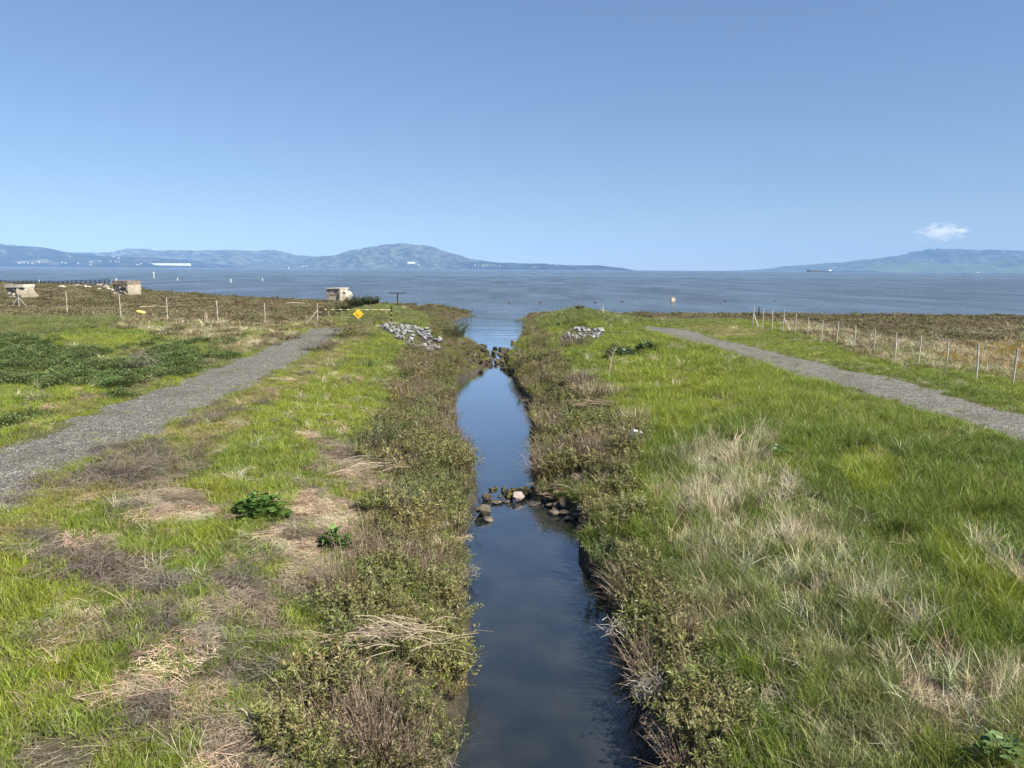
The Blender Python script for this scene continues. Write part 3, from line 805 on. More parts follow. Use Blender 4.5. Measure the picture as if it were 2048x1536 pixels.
tint = lerp(tint, lerp(np.repeat(DARK[None], len(x), 0), MID, np.clip((n1 - .35) * 3, 0, 1)), fore * 0.75)
tint = lerp(tint, DARK, np.clip((n3 - .58) * 5, 0, .7))
tint = lerp(tint, LIME, lime * 0.8)
tint = lerp(tint, GREY, muted * np.clip(0.35 + (n2 - .5) * 2, 0, .85))
tint = lerp(tint, OLIVE, tan_ * np.clip(0.55 + (n2 - .5) * 2.5, 0, 1))
tint = lerp(tint, lerp(np.repeat(OLIVE[None], len(x), 0), np.array((0.285, 0.25, 0.13)), np.clip((n2 - .4) * 4, 0, 1)), olive * np.clip(0.72 + (n1 - .5) * 2, 0, 1))
tint = lerp(tint, np.array((0.30, 0.20, 0.03)), orange * .85)
tint = lerp(tint, np.array((0.16, 0.20, 0.05)), gback * .8)
berm = (y > 62) & (np.abs(x) < 19)
tint = lerp(tint, np.array((0.15, 0.185, 0.055)), berm * .7)
tint = lerp(tint, np.array((0.145, 0.165, 0.065)), tallL * .75)
far = sstep(25, 70, y)
s0 = np.interp(y, [5, 14, 25, 45, 70, 104], [0.85, 0.95, 1.15, 1.5, 2.0, 2.6]) * rg.uniform(.75, 1.25, len(x))
zs = np.interp(y, [5, 14, 25, 45, 70, 104], [1.0, .95, .8, .62, .5, .4]) * rg.uniform(.8, 1.2, len(x))
short = tan_ | gi_
zs = np.where(~right, zs * 0.74, zs); zs = np.where(tan_ | wide, zs * 0.62, zs); zs = np.where((x > edge(PRR, y)) & ~olive, zs * 0.62, zs)
tall = ((fore & (n2 > .40)) | tallL | (right & (x < edge(PRL, y)) & (n1 > .57))) & ~tan_ & ok & (pst < .9)
straw = ok & (rg.random(len(x)) < pst * (0.45 + 1.3 * np.clip((n2 - .40) * 4, 0, 1)))
straw |= ok & olive & (rg.random(len(x)) < 0.16)
straw |= ok & muted & (rg.random(len(x)) < 0.14)
straw |= ok & (rg.random(len(x)) < 0.012)
gz = ok & ~tall & ~straw
for nm, msk, coll, lab, k in (("grass", gz, P_GRASS, "short green grass covering both creek banks and the fields", 1.0),
                              ("tall_grass", tall & ~straw, P_TALL, "tall green grass bending over the right bank and left field", 0.85)):
    X, Y = x[msk], y[msk]; s = s0[msk] * k
    z, rot, size = pack(X, Y, rg, s, 0.13, 0.10, zs[msk])
    scatter(nm, coll, X, Y, z, rot, size, jit(tint[msk], rg), lab, "grass")
X, Y = x[straw], y[straw]
z, rot, size = pack(X, Y, rg, s0[straw] * .95, 0.25, 0.16, np.where(pst[straw] > .2, np.minimum(zs[straw], 1.0) * rg.uniform(.85, 1.35, int(straw.sum())), np.minimum(zs[straw], .8)))
scatter("dry_grass", P_STRAWT, X, Y, z, rot, size, jit(lerp(np.repeat(STRAW[None], len(X), 0), np.array((.42, .36, .22)), rg.random(len(X))), rg, .2), "pale dry grass standing among the green on the right bank", "dry grass")

# brush belt on the creek banks
x, y, rg = candidates(((3, 12, 24), (12, 25, 17), (25, 45, 9), (45, 70, 6), (70, 103, 3.5)), 31)
k = np.abs(x) < 17; x, y = x[k], y[k]
n1 = fbm(x / 1.6, y / 1.6, 301, 4); n2 = fbm(x / 0.8, y / 0.8, 305, 3)
ok = bank(x, y) & ~inwater(x, y, np.where(x > 0, np.interp(y, [8, 14, 20], [0.22, 0.20, 0.24]), np.interp(y, [8, 14, 20], [0.10, 0.12, 0.22]))) & ~((fbm(x / .9, y / .9, 311, 3) < .36) & (rg.random(len(x)) < .6)) & ~((zone(Z_THATCH, x, y)) & (rg.random(len(x)) > .1)) & ~(zone(Z_PILE, x, y, .15))
dead = ok & ((n1 > .60) | (rg.random(len(x)) < 0.06))
leafy = ok & ~dead
BG = np.array((0.125, 0.155, 0.036)); BO = np.array((0.185, 0.175, 0.060)); BB = np.array((0.175, 0.140, 0.068)); BD = np.array((0.075, 0.125, 0.028))
t = lerp(np.repeat(BG[None], len(x), 0), BO, np.clip((n2 - .35) * 3.2, 0, 1)); t = lerp(t, BD, np.clip((.42 - n1) * 7, 0, .8))
t = lerp(t, BB, sstep(14, 32, y) * np.clip((n2 - .3) * 2, 0, .55))
s0 = np.interp(y, [5, 20, 45, 100], [0.95, 1.1, 1.35, 1.7]) * rg.uniform(.7, 1.25, len(x))
dE = np.minimum(np.abs(x - edge(LE, y)), np.abs(x - edge(RE, y)))
s0 *= np.interp(dE, [0, .5, 1.2], [.75, .95, 1.0]) * (0.55 + 1.05 * np.clip((n1 - .3) * 2.2, 0, 1))
s0 *= np.where(y > 44, np.interp(dE, [0, 2.5, 5], [.42, .55, .8]), 1.0)
for nm, msk, coll, lab in (("bank_brush", leafy, P_BRUSH, "olive leafy brush crowding down to the creek water"), ("dead_bank_brush", dead, P_DEADB, "grey brown dead stems among the creek bank brush")):
    X, Y = x[msk], y[msk]; z, rot, size = pack(X, Y, rg, s0[msk], 0.16, 0, 1.0 if nm == "bank_brush" else 0.85)
    # plants at the water's edge lean out over it
    o_ = np.where(X < 0, 1, -1) * np.interp(dE[msk], [0, .35, 1.0], [.40, .2, 0.0]); rot[:, 1] += o_; rot[:, 2] *= np.where(dE[msk] < .6, 0.12, 1)
    tt = t[msk] if nm == "bank_brush" else lerp(np.repeat(np.array((0.24, 0.20, 0.13))[None], len(X), 0), np.array((.44, .37, .24)), rg.random(len(X)))
    scatter(nm, coll, X, Y, z + .02, rot, size, jit(tt, rg, .18), lab, "brush")

# thatch, twigs and weeds
x, y, rg = candidates(((3, 12, 34), (12, 20, 24), (20, 40, 12)), 41, 3, 40)
th = zone(Z_THATCH, x, y) & ~inwater(x, y, .2)
th |= (rg.random(len(x)) < 0.05) & ~on_path(x, y, .1) & ~inwater(x, y, .1) & (x < 8)
X, Y = x[th], y[th]; n = len(X); z = H(X, Y)
ang = fbm(X / 1.2, Y / 1.2, 77, 2) * 5.0 - 2.2
rot = np.stack([rg.normal(0, .10, n), rg.normal(0, .10, n), ang + rg.normal(0, .35, n)], -1); s = rg.uniform(.7, 1.3, n)
nn = fbm(X / .9, Y / .9, 78, 3)
tt = lerp(np.repeat(np.array((0.220, 0.178, 0.122))[None], n, 0), np.array((.52, .42, .28)), np.clip((nn - .40) * 3.5, 0, 1))
soil = zone([Z_THATCH[3], Z_THATCH[7], Z_THATCH[0]], X, Y, .1)
tt = np.where(soil[:, None], lerp(np.repeat(np.array((0.155, 0.130, 0.095))[None], n, 0), np.array((.36, .29, .20)), np.clip((nn - .54) * 3.5, 0, 1)), tt)
keep = ~(soil & (rg.random(n) < .55)); X, Y, z, rot, s, tt = X[keep], Y[keep], z[keep], rot[keep], s[keep], tt[keep]
scatter("thatch", P_MAT, X, Y, z + .01, rot, np.stack([s, s, s], -1), jit(tt, rg, .2), "flattened brown and tan dead reeds lying on the left bank", "dead reeds")
x, y, rg = candidates(((3, 12, 20), (12, 25, 14), (25, 50, 7)), 51, 3, 50)
tz = zone(Z_TWIG, x, y, .35) | ((zone(Z_TAN, x, y, .5)) & (fbm(x / 1.5, y / 1.5, 88, 3) > .60))
tz &= ~on_path(x, y, -.35) & ~inwater(x, y, .2)
X, Y = x[tz], y[tz]; n = len(X)
z, rot, size = pack(X, Y, rg, rg.uniform(.6, 1.1, n), .15)
tt = lerp(np.repeat(np.array((0.085, 0.072, 0.058))[None], n, 0), np.array((.22, .185, .145)), rg.random(n))
scatter("dry_twigs", P_TWIG, X, Y, z, rot, size, jit(tt, rg, .15), "grey tangles of dry twigs caught in the grass of the left bank", "twigs")
x, y, rg = candidates(((20, 32, 16), (32, 50, 9)), 61, 20, 50)
k = zone(Z_DARK, x, y, .9) & ~on_path(x, y, .1) & (fbm(x / 1.4, y / 1.4, 67, 3) > .47); X, Y = x[k], y[k]; n = len(X)
z, rot, size = pack(X, Y, rg, rg.uniform(.7, 1.3, n), .12, 0, 0.45 + 1.1 * fbm(X / 1.6, Y / 1.6, 66, 3))
scatter("dark_weeds", P_WEED, X, Y, z, rot, size, jit(lerp(np.repeat(np.array((0.070, 0.118, 0.030))[None], n, 0), np.array((.135, .170, .055)), rg.random(n)), rg), "dark green weeds sprawling beside the left gravel path", "weeds")

# marsh
x, y, rg = candidates(((40, 70, 1.3), (70, 110, 1.0), (110, 160, .55), (160, 270, .22)), 71, 40, 270)
ok = (marsh(x, y) | zone(Z_OLIVE, x, y, 1.2, 3.) & (rg.random(len(x)) < .3)) & ~inwater(x, y, -.1) & ~bank(x, y) & (y < np.interp(x, SHX, SHY) + .3) & ~((y > 60) & (y < 82) & (np.abs(x) < 15))
x, y = x[ok], y[ok]; n = len(x)
nn = fbm(x / 9.0, y / 9.0, 79, 4); nf = fbm(x / 3.0, y / 3.0, 80, 3)
tt = lerp(np.repeat(np.array((0.150, 0.124, 0.064))[None], n, 0), np.array((.208, .190, .095)), np.clip((nf - .35) * 3, 0, 1))
edge_g = np.clip(1 - (np.interp(x, SHX, SHY) - y) / 14.0, 0, 1)
tt = lerp(tt, np.array((.095, .10, .035)), np.clip((nn - .56) * 7, 0, .8)); tt = lerp(tt, np.array((.10, .11, .035)), edge_g * .75 * (nf > .42))
z, rot, size = pack(x, y, rg, np.interp(y, [40, 110, 250], [1.0, 1.6, 3.0]) * rg.uniform(.8, 1.3, n), .08, 0, np.interp(y, [40, 110, 250], [1.0, .75, .4]) * rg.uniform(.7, 1.4, n))
scatter("marsh_plants", P_MARSH, x, y, z, rot, size, jit(tt, rg, .14), "low red brown marsh plants covering the flats by the bay", "marsh plants")
# ------------------------------------------------------------------ things
import bmesh
from mathutils.bvhtree import BVHTree

def paint(name, color, rough=0.6, spec=0.3, wear=None, scale=3.0, bump=0.0, metallic=0.0):
    m, nt, out = mat(name)
    tc = nt.nodes.new("ShaderNodeTexCoord").outputs["Object"]
    n = noise_n(nt, scale, 5, 0.65, tc); n2 = noise_n(nt, scale * 6, 4, 0.6, tc)
    c = mixc(nt, ramp(nt, n, [(0.42, 0.0), (0.68, 0.8)]), color, wear if wear else tuple(k * .6 for k in color))
    c = mixc(nt, 1.0, c, ramp(nt, n2, [(0.3, 0.75), (0.7, 1.2)]), "MULTIPLY")
    principled(nt, out, c, rough, spec, n2 if bump else None, 0.7, bump, metallic)
    return m
M_WHITE = paint("weathered_white_post", (0.52, 0.49, 0.42), 0.7, 0.2, (0.36, 0.33, 0.26))
M_WIRE = paint("rusty_wire", (0.14, 0.11, 0.09), 0.6, 0.3)
M_DARKWOOD = paint("dark_wood", (0.060, 0.048, 0.038), 0.85, 0.1)
M_WOOD = paint("weathered_wood", (0.26, 0.21, 0.15), 0.9, 0.1, (0.13, 0.10, 0.075))
M_STICK = paint("bleached_stick", (0.48, 0.40, 0.27), 0.85, 0.1, (0.33, 0.27, 0.18))
M_GATE = paint("olive_gate_paint", (0.26, 0.25, 0.13), 0.5, 0.4, (0.17, 0.145, 0.085))
M_YELLOW = paint("yellow_reflective_tape", (0.66, 0.60, 0.20), 0.5, 0.4, (0.55, 0.48, 0.20))
M_SIGN = paint("yellow_sign_face", (0.86, 0.50, 0.020), 0.4, 0.4, (0.84, 0.58, 0.06))
M_SYMBOL = paint("faded_brown_symbol", (0.56, 0.25, 0.01), 0.5, 0.3, (0.72, 0.38, 0.02))
M_CONC = paint("old_concrete", (0.40, 0.355, 0.28), 0.95, 0.1, (0.20, 0.165, 0.125), 0.7, 0.03)
M_CONCL = paint("pale_concrete", (0.50, 0.47, 0.39), 0.95, 0.1, (0.30, 0.26, 0.20), 0.8, 0.03)
M_CONCD = paint("stained_concrete", (0.17, 0.135, 0.105), 0.95, 0.1, (0.29, 0.25, 0.19), 1.2, 0.03)
M_RUBBLE = paint("pale_rubble", (0.50, 0.44, 0.36), 0.95, 0.1, (0.33, 0.28, 0.22), 1.5, 0.02)
M_BLACK = paint("black_fence_metal", (0.030, 0.035, 0.045), 0.6, 0.3)
M_HOLE_SHADE = paint("painted_hole_shade", (0.10, 0.085, 0.065), 0.95, 0.05)  # dark colour standing in for the shade inside holes and splits

# --- rocks
def rock_mesh(name, seed, m, n=16, flat=0.75, bevel=0.06):
    r = random.Random(seed); bm = bmesh.new()
    for k in range(n):
        z = r.uniform(-1, 1); a = r.uniform(0, 2 * PI); q = math.sqrt(1 - z * z); s = r.uniform(.8, 1.0)
        bm.verts.new((q * math.cos(a) * .5 * s, q * math.sin(a) * .5 * s * r.uniform(.75, 1), z * .5 * flat * s))
    res = bmesh.ops.convex_hull(bm, input=bm.verts)
    bmesh.ops.delete(bm, geom=[g for g in res["geom_interior"] if isinstance(g, bmesh.types.BMVert)], context='VERTS')
    bmesh.ops.bevel(bm, geom=list(bm.edges), offset=bevel * .22, segments=1, affect='EDGES', profile=0.6)
    bmesh.ops.recalc_face_normals(bm, faces=bm.faces)
    me = bpy.data.meshes.new(name); bm.to_mesh(me); bm.free(); me.materials.append(m)
    return me
def rock_mat(name, a, b_, moss=None, mossk=0.5, wet=False):
    m, nt, out = mat(name)
    ge = nt.nodes.new("ShaderNodeNewGeometry"); g = ge.outputs["Position"]
    n = noise_n(nt, 5.0, 6, 0.65, g); n2 = noise_n(nt, 26.0, 4, 0.7, g)
    oi = nt.nodes.new("ShaderNodeObjectInfo")
    c = mixc(nt, ramp(nt, n, [(0.38, 0.0), (0.64, 1.0)]), a, b_)
    v = nt.nodes.new("ShaderNodeMapRange"); v.inputs[3].default_value = .62; v.inputs[4].default_value = 1.3; nt.links.new(oi.outputs["Random"], v.inputs[0])
    cc = nd(nt, "ShaderNodeCombineColor")
    for k in range(3): nt.links.new(v.outputs[0], cc.inputs[k])
    c = mixc(nt, 1.0, c, cc.outputs[0], "MULTIPLY")
    c = mixc(nt, 1.0, c, ramp(nt, n2, [(0.3, 0.7), (0.7, 1.25)]), "MULTIPLY")
    if moss:
        c = mixc(nt, ramp(nt, noise_n(nt, 2.5, 4, 0.6, g), [(mossk, 0.0), (mossk + .12, 0.9)]), c, moss)
    principled(nt, out, c, 0.35 if wet else 0.9, 0.4 if wet else 0.15, n2, 0.9, 0.02)
    return m
M_ROCKP = rock_mat("pale_riprap_stone", (0.17, 0.175, 0.18), (0.28, 0.28, 0.275))
M_ROCKG = rock_mat("grey_creek_stone", (0.070, 0.060, 0.045), (0.125, 0.108, 0.08))
M_ROCKD = rock_mat("dark_mossy_stone", (0.055, 0.048, 0.036), (0.10, 0.085, 0.06), (0.075, 0.070, 0.020), 0.5)
M_ROCKB = rock_mat("brown_wet_stone", (0.085, 0.070, 0.052), (0.14, 0.115, 0.085), None, .5, True)
M_ROCKL = rock_mat("light_granite", (0.17, 0.145, 0.125), (0.25, 0.22, 0.195))
RP = [rock_mesh("rock", 500 + k, M_ROCKP) for k in range(6)]
RD = [rock_mesh("rock", 520 + k, M_ROCKD) for k in range(5)]
RB = [rock_mesh("rock", 540 + k, M_ROCKB, 14, .55) for k in range(4)]

def heap(pts, n, s0, s1, meshes, label, group, seed, lift=0.35, zfix=None):
    rg = random.Random(seed); P = poly(pts); c = P.mean(0); k = 0
    lo = P.min(0); hi = P.max(0); rmax = max(np.linalg.norm(P - c, axis=1))
    while k < n:
        x = rg.uniform(lo[0], hi[0]); y = rg.uniform(lo[1], hi[1])
        if not inside(P, np.array([x]), np.array([y]))[0]: continue
        s = rg.uniform(s0, s1) * (1.25 if rg.random() < .15 else 1)
        dd = 1 - np.linalg.norm(np.array([x, y]) - c) / rmax
        z = float(H(x, y)) + lift * max(dd, 0) * rg.random() + s * .18 if zfix is None else max(zfix + rg.uniform(-.06, .10), float(H(x, y)) + s * .12) + lift * max(dd, 0) * rg.random()
        o = obj("rock", meshes[k % len(meshes)], None, None, (x, y, z), label, "rock", group)
        o.scale = (s, s * rg.uniform(.8, 1.2), s * rg.uniform(.7, 1.1)); o.rotation_euler = (rg.uniform(-.6, .6), rg.uniform(-.6, .6), rg.uniform(0, 6.3)); k += 1
heap([(760,657),(775,645),(800,645),(835,656),(872,680),(898,702),(862,708),(826,696),(788,676)], 152, .22, .46, RP, "pale grey broken rock heaped on the slope below the gate", "rocks of the pale heap below the gate", 5)
heap([(1118,676),(1138,662),(1160,654),(1178,662),(1204,670),(1190,679),(1150,682),(1125,686)], 40, .25, .58, RP, "pale grey broken rock heaped on the berm facing the gate side", "rocks of the pale heap facing the gate side", 6, .3)
heap([(925,692),(950,700),(985,712),(1015,710),(1036,704),(1042,722),(1016,744),(985,745),(955,730),(930,712)], 58, .3, .72, RD, "dark mossy stone of the far rock dam across the creek", "stones of the far dam", 7, .22, WZ + .03)
heap([(984,716),(1020,712),(1026,732),(1012,742),(980,740)], 16, .22, .5, RD, "dark mossy stone in the gap of the far rock dam", "stones in the gap of the far dam", 17, .1, WZ + .02)
heap([(1022,690),(1034,682),(1046,690),(1040,702),(1026,698)], 8, .25, .5, RD, "dark mossy stone at the foot of the bank beside the inlet", "stones at the inlet's edge", 8, .1, WZ + .05)
heap([(622,880),(680,900),(720,925),(700,940),(640,905)], 10, .08, .24, [rock_mesh("rock", 560 + k, M_ROCKG) for k in range(3)], "small grey stone lying in the reed litter above the creek", "stones in the bank litter", 9, .02)

WEIR = [(1035,1003,46,"G","squarish pale granite rock standing in the middle of the near rock dam"),
        (974,1001,34,"D","tall dark mossy rock at the left end of the near rock dam"),
        (1000,999,20,"D","small pointed dark rock left of the pale granite rock"),
        (1017,1001,36,"M","mossy yellow green rock touching the pale granite rock"),
        (1027,987,26,"D","low dark rock poking from the pool behind the near dam"),
        (1050,992,44,"D","dark mossy boulder under the right bank behind the near dam"),
        (965,1032,54,"S","big brown grey boulder at the water's edge of the left bank"),
        (976,1043,36,"B","dark wet rock below the big brown grey boulder"),
        (992,1008,34,"B","flat wet rock between the mossy dam rocks"),
        (1012,1006,26,"B","flat wet rock just left of the pale granite rock"),
        (1066,1010,50,"B","low brown slab just right of the pale granite rock"),
        (1107,1030,46,"B","brown slab in the shallows below the right bank, leftmost of its row"),
        (1127,1018,26,"S","small light brown rock resting behind the brown slabs"),
        (1128,1030,42,"B","brown slab in the middle of the row in the right shallows"),
        (1156,1032,54,"B","wide brown slab carrying the white scrap"),
        (1188,1026,48,"S","rounded grey boulder half under the right bank brush"),
        (1138,1040,32,"B","thin brown slab lowest in the right shallows"),
        (1212,1078,40,"B","dark wet rock tucked under the green right bank overhang"),
        (925,912,40,"D","mossy olive rock at the left water's edge of the middle pool"),
        (943,918,22,"D","small mossy rock beside the olive rock in the middle pool"),
        (1248,1285,46,"S","grey boulder half hidden under brush at the near right bank"),
        (700,985,34,"S","round grey stone at the lower end of the left bank litter"),
        (725,988,30,"S","round blue grey stone beside the tan tumbleweed")]
MR = {"G": M_ROCKL, "D": M_ROCKD, "M": rock_mat("yellow_moss_stone", (0.07, 0.065, 0.025), (0.10, 0.09, 0.025), (0.12, 0.105, 0.022), .45), "S": M_ROCKG, "B": M_ROCKB}
for k, (u, v, wpx, kd, lab) in enumerate(WEIR):
    hi_ = kd == "S" and v > 980 and u < 760
    p = ground(u, v) if hi_ else at_z(u, v, WZ + .02)
    s = wpx / F * p[1] * .88
    o = obj("rock", rock_mesh("rock", 600 + k, MR[kd], 18, {"B": .5}.get(kd, .85), .08), None, None, (p[0], p[1] + .1, p[2] + s * (.06 if kd == "B" else .18)), lab, "rock")
    o.scale = (s, s * .9, s * .80); o.rotation_euler = (0, 0, random.uniform(0, 6))
heap([(960,1012),(985,1003),(1020,998),(1055,992),(1060,1000),(1030,1012),(990,1018)], 14, .10, .24, RD, "small dark stone filling the gaps of the near rock dam", "small stones of the near dam", 10, .05, WZ - .02)
heap([(1070,1012),(1110,1018),(1180,1030),(1190,1050),(1140,1048),(1090,1030)], 12, .15, .36, RB, "brown wet stone in the shallows beside the near dam", "small stones in the shallows", 11, .03, WZ - .04)

# --- fences
def fence(name, label, posts, wires, braces, lean, rad=0.032, top_extra=None):
    t = thing(name, (posts[0][0], posts[0][1], posts[0][2]), label, "fence")
    o3 = Vector(t.location)
    for k, (x, y, z, top) in enumerate(posts):
        dx = random.uniform(-lean, lean); b_ = MB()
        b_.tube([Vector((x, y, z - .3)) - o3, Vector((x + dx * .5, y, (z + top) / 2)) - o3, Vector((x + dx, y + random.uniform(-lean, lean), top)) - o3], rad * random.uniform(.9, 1.15), 7)
        b_.build("post", M_WHITE, t)
    for (a, q) in braces:
        b_ = MB(); b_.tube([Vector(a) - o3, Vector(q) - o3], rad * .95, 7); b_.build("brace", M_WHITE, t)
    for hgt in wires:
        b_ = MB(); pts = []
        for k in range(len(posts) - 1):
            A = Vector(posts[k][:3]); B = Vector(posts[k + 1][:3]); A.z = posts[k][2] + hgt * (posts[k][3] - posts[k][2]); B.z = posts[k + 1][2] + hgt * (posts[k + 1][3] - posts[k + 1][2])
            for q in range(4):
                f = q / 4; p = A.lerp(B, f); p.z -= .05 * math.sin(PI * f) * random.uniform(.4, 1.4); pts.append(p - o3)
        pts.append(B - o3); b_.tube(pts, .006, 4); b_.build("wire", M_WIRE, t)
    return t
UR = [(2033,697),(1960,686),(1898,678),(1842,671),(1794,665),(1751,658),(1711,651),(1676,643),(1645,640),(1618,634),(1592,628),(1569,620),(1546,618),(1527,617),(1508,612)]
posts = [(19.5 + .6, 25.0, float(H(20.1, 25.0)), 1.42), (19.55, 27.2, float(H(19.55, 27.2)), 1.42)]
for k, (u, v) in enumerate(UR):
    d = ray(u, v); y = 19.5 / d[0] * d[1]; p = at_depth(u, v, y); posts.append((p[0], p[1], float(H(p[0], p[1])), p[2]))
br = []
for k in (13, 16):
    x, y, z, tp = posts[k]; br.append(((x, y, z + .62 * (tp - z)), (x + .05, y - 1.25, float(H(x, y - 1.25)) + .05)))
fence("wire_fence", "long row of white posts with wire beside the right gravel path", posts, (.35, .68, .95), br, .05)
posts = []
for (u, v, Y, tz) in FENCE_L:
    p = at_depth(u, v, Y); posts.append((p[0], p[1], float(H(p[0], p[1])), p[2]))
posts[0] = (posts[0][0] - .45, posts[0][1], posts[0][2], posts[0][3])
br = []
x, y, z, tp = posts[0]; br.append(((x, y, z + .62 * (tp - z)), (x - .75, y - .2, z - .05)))
x, y, z, tp = posts[-1]; br += [((x, y, z + .60 * (tp - z)), (x - 1.2, y, z + .1)), ((x, y, z + .60 * (tp - z)), (x + 1.2, y, z + .1))]
fence("wire_fence", "widely spaced white posts with wire crossing the left field to the gate", posts, (.4, .8), br, .06, .034)

# black boundary fence on the far left shore
L0, R0 = at_z(-40, 567.5, -1.1), at_z(219, 571.5, -1.1)
t = thing("black_fence", R0, "low black metal fence along the far left shore", "fence"); o3 = Vector(R0); n = 30
tops = []
for k in range(n):
    f = k / (n - 1); p = Vector(R0).lerp(Vector(L0), f); hh = 1.85 - .75 * min(1, f * 2.2) + random.uniform(-.08, .08)
    q = p - o3; tops.append((q, hh)); b_ = MB(); b_.box((q.x, q.y, hh / 2 - .1), (.16, .16, hh + .25)); b_.build("post", M_BLACK, t)
for lv in (.98, .55):
    b_ = MB(); b_.tube([Vector((q.x, q.y, hh * lv)) for q, hh in tops], .05, 4); b_.build("rail", M_BLACK, t)
b_ = MB()
for k in range(n - 1):
    (a, ha), (c_, hc) = tops[k], tops[k + 1]
    for j in range(1, 9):
        p = a.lerp(c_, j / 9); hh = ha + (hc - ha) * j / 9; b_.tube([(p.x, p.y, 0), (p.x, p.y, hh)], .022, 3, False)
b_.build("mesh_panel", M_BLACK, t)

# --- gate
GY = 60.0; gl, gr = at_depth(641, 650, GY), at_depth(783, 650, GY)
zg = lambda v, u=712: at_depth(u, v, GY)[2]
for (p, lab, sx) in ((gl, "dark wooden gate post with yellow bands at the gate's left end", 0), (gr, "dark wooden gate post with yellow bands at the gate's right end", 1)):
    z0 = float(H(p[0], p[1])); t = thing("gate_post", (p[0], p[1], z0), lab, "gate post")
    top = zg(612, 641 if not sx else 783) - z0; b_ = MB(); b_.tube([(0, 0, -.3), (0.01, 0, top)], .058, 10); b_.build("post", M_DARKWOOD, t)
    for vb in ((614, 624, 634) if not sx else (626, 635)):
        zb = zg(vb, 641 if not sx else 783) - z0; b_ = MB(); b_.tube([(0, 0, zb - .04), (0, 0, zb + .04)], .062, 10); b_.build("reflective_band", M_YELLOW, t)
b0 = Vector((gl[0] + .12, GY, 0)); z1, z2 = zg(619.5), zg(636)
t = thing("pipe_gate", b0, "olive pipe gate with yellow bands closing the left gravel path", "gate")
xr_ = gr[0] - gl[0] - .25; xl_ = .55
b_ = MB(); b_.tube([(0, 0, z1), (xr_, 0, z1)], .04, 8)
b_.tube([(xl_, 0, z1), (xl_, 0, z2 + .25), (xl_ + .08, 0, z2 + .07), (xl_ + .26, 0, z2), (xr_ - .25, 0, z2), (xr_ - .25, 0, z1)], .034, 8)
b_.build("frame", M_GATE, t, True)
for u in (651, 666, 681, 697, 734, 749, 764, 778):
    x = at_depth(u, 620, GY)[0] - b0.x; b_ = MB(); b_.tube([(x - .10, 0, z1), (x + .10, 0, z1)], .043, 8); b_.build("reflective_band", M_YELLOW, t)
b_ = MB(); b_.box((.12, -.02, z1), (.22, .1, .16)); b_.box((.12, -.02, z2 + .3), (.16, .1, .10)); b_.build("hinge", M_DARKWOOD, t)
sc_ = at_depth(717, 628, GY); sx, sz_ = sc_[0] - b0.x, sc_[2]
b_ = MB(); h_ = .41; b_.add([(sx + dx, yy, sz_ + dz) for yy in (-.075, -.055) for dx, dz in ((0, h_), (h_, 0), (0, -h_), (-h_, 0))], [(3, 2, 1, 0), (4, 5, 6, 7), (0, 1, 5, 4), (1, 2, 6, 5), (2, 3, 7, 6), (3, 0, 4, 7)])
sg = b_.build("warning_sign", M_SIGN, t); sg["label"] = "bright yellow diamond sign hung on the gate"
b_ = MB()
b_.tube([(sx - .10, -.079, sz_ + .17), (sx - .15, -.079, sz_ + .02), (sx - .11, -.079, sz_ - .10), (sx + .02, -.079, sz_ - .11), (sx + .05, -.079, sz_ + .04)], .034, 4)
b_.tube([(sx + .01, -.079, sz_ - .26), (sx + .06, -.079, sz_ - .20)], .035, 4); b_.tube([(sx + .19, -.079, sz_ + .0), (sx + .26, -.079, sz_ + .03)], .028, 4)
b_.build("symbol", M_SYMBOL, sg)
# T-shaped perch on the left berm
p = at_depth(795, 604, 75.5); z0 = float(H(p[0], p[1])); t = thing("perch_post", (p[0], p[1], z0), "dark T shaped bird perch standing on the left berm", "perch")
zt = at_depth(795, 587, 75.5)[2] - z0; b_ = MB(); b_.box((0, 0, zt / 2 - .15), (.11, .11, zt + .3)); b_.build("pole", M_DARKWOOD, t)
b_ = MB(); b_.box((0.02, 0, zt + .04), (1.66, .10, .09), 0, .01); b_.build("crossbar", M_DARKWOOD, t)
# small stakes
for (u, v, hpx, kd, m_, lab) in ((1517,637,18,"stake",M_DARKWOOD,"short dark stake at the far end of the right fence"), (103,600,17,"stake",M_DARKWOOD,"thin dark stake in the left marsh near the braced post"),
                             (411,646,18,"stake",M_WOOD,"squat brown wooden stump post in the left field")):
    p = ground(u, v); hh = hpx / F * p[1] * 1.25; b_ = MB(); wd = .09 if u != 411 else .22
    b_.tube([(0, 0, -.2), (.02, 0, hh * .5), (.0, .02, hh)], [wd, wd * .95, wd * .8], 7); b_.build(kd, m_, None, False, loc=(p[0], p[1], float(H(p[0], p[1]))), label=lab, cat="stake")

# --- concrete ruins in the left marsh
def slab(b_, x0, x1, y0, y1, z0, z1, j=.04): b_.box(((x0 + x1) / 2, (y0 + y1) / 2, (z0 + z1) / 2), (x1 - x0, y1 - y0, z1 - z0), 0, j)
def ragged(name, m, parent, w_, d_, z0, z1, seed, n=14, rough=.16, cx=0):
    """wall block with chipped, uneven faces"""
    rg = np.random.default_rng(seed); bm = bmesh.new(); bmesh.ops.create_cube(bm, size=1.0)
    bmesh.ops.subdivide_edges(bm, edges=list(bm.edges), cuts=5, use_grid_fill=True)
    for v_ in bm.verts:
        v_.co.x = v_.co.x * w_ + cx; v_.co.y *= d_; v_.co.z = z0 + (v_.co.z + .5) * (z1 - z0)
        k = float(vnoise(np.array([v_.co.x * 1.6 + seed]), np.array([v_.co.z * 1.9 + v_.co.y]), seed)[0]) - .5
        v_.co.x += rough * k * 1.2; v_.co.y += rough * k * 2; v_.co.z += rough * .5 * k * (v_.co.z > z0 + .1)
    me = bpy.data.meshes.new(name); bm.to_mesh(me); bm.free()
    return obj(name, me, m, parent)
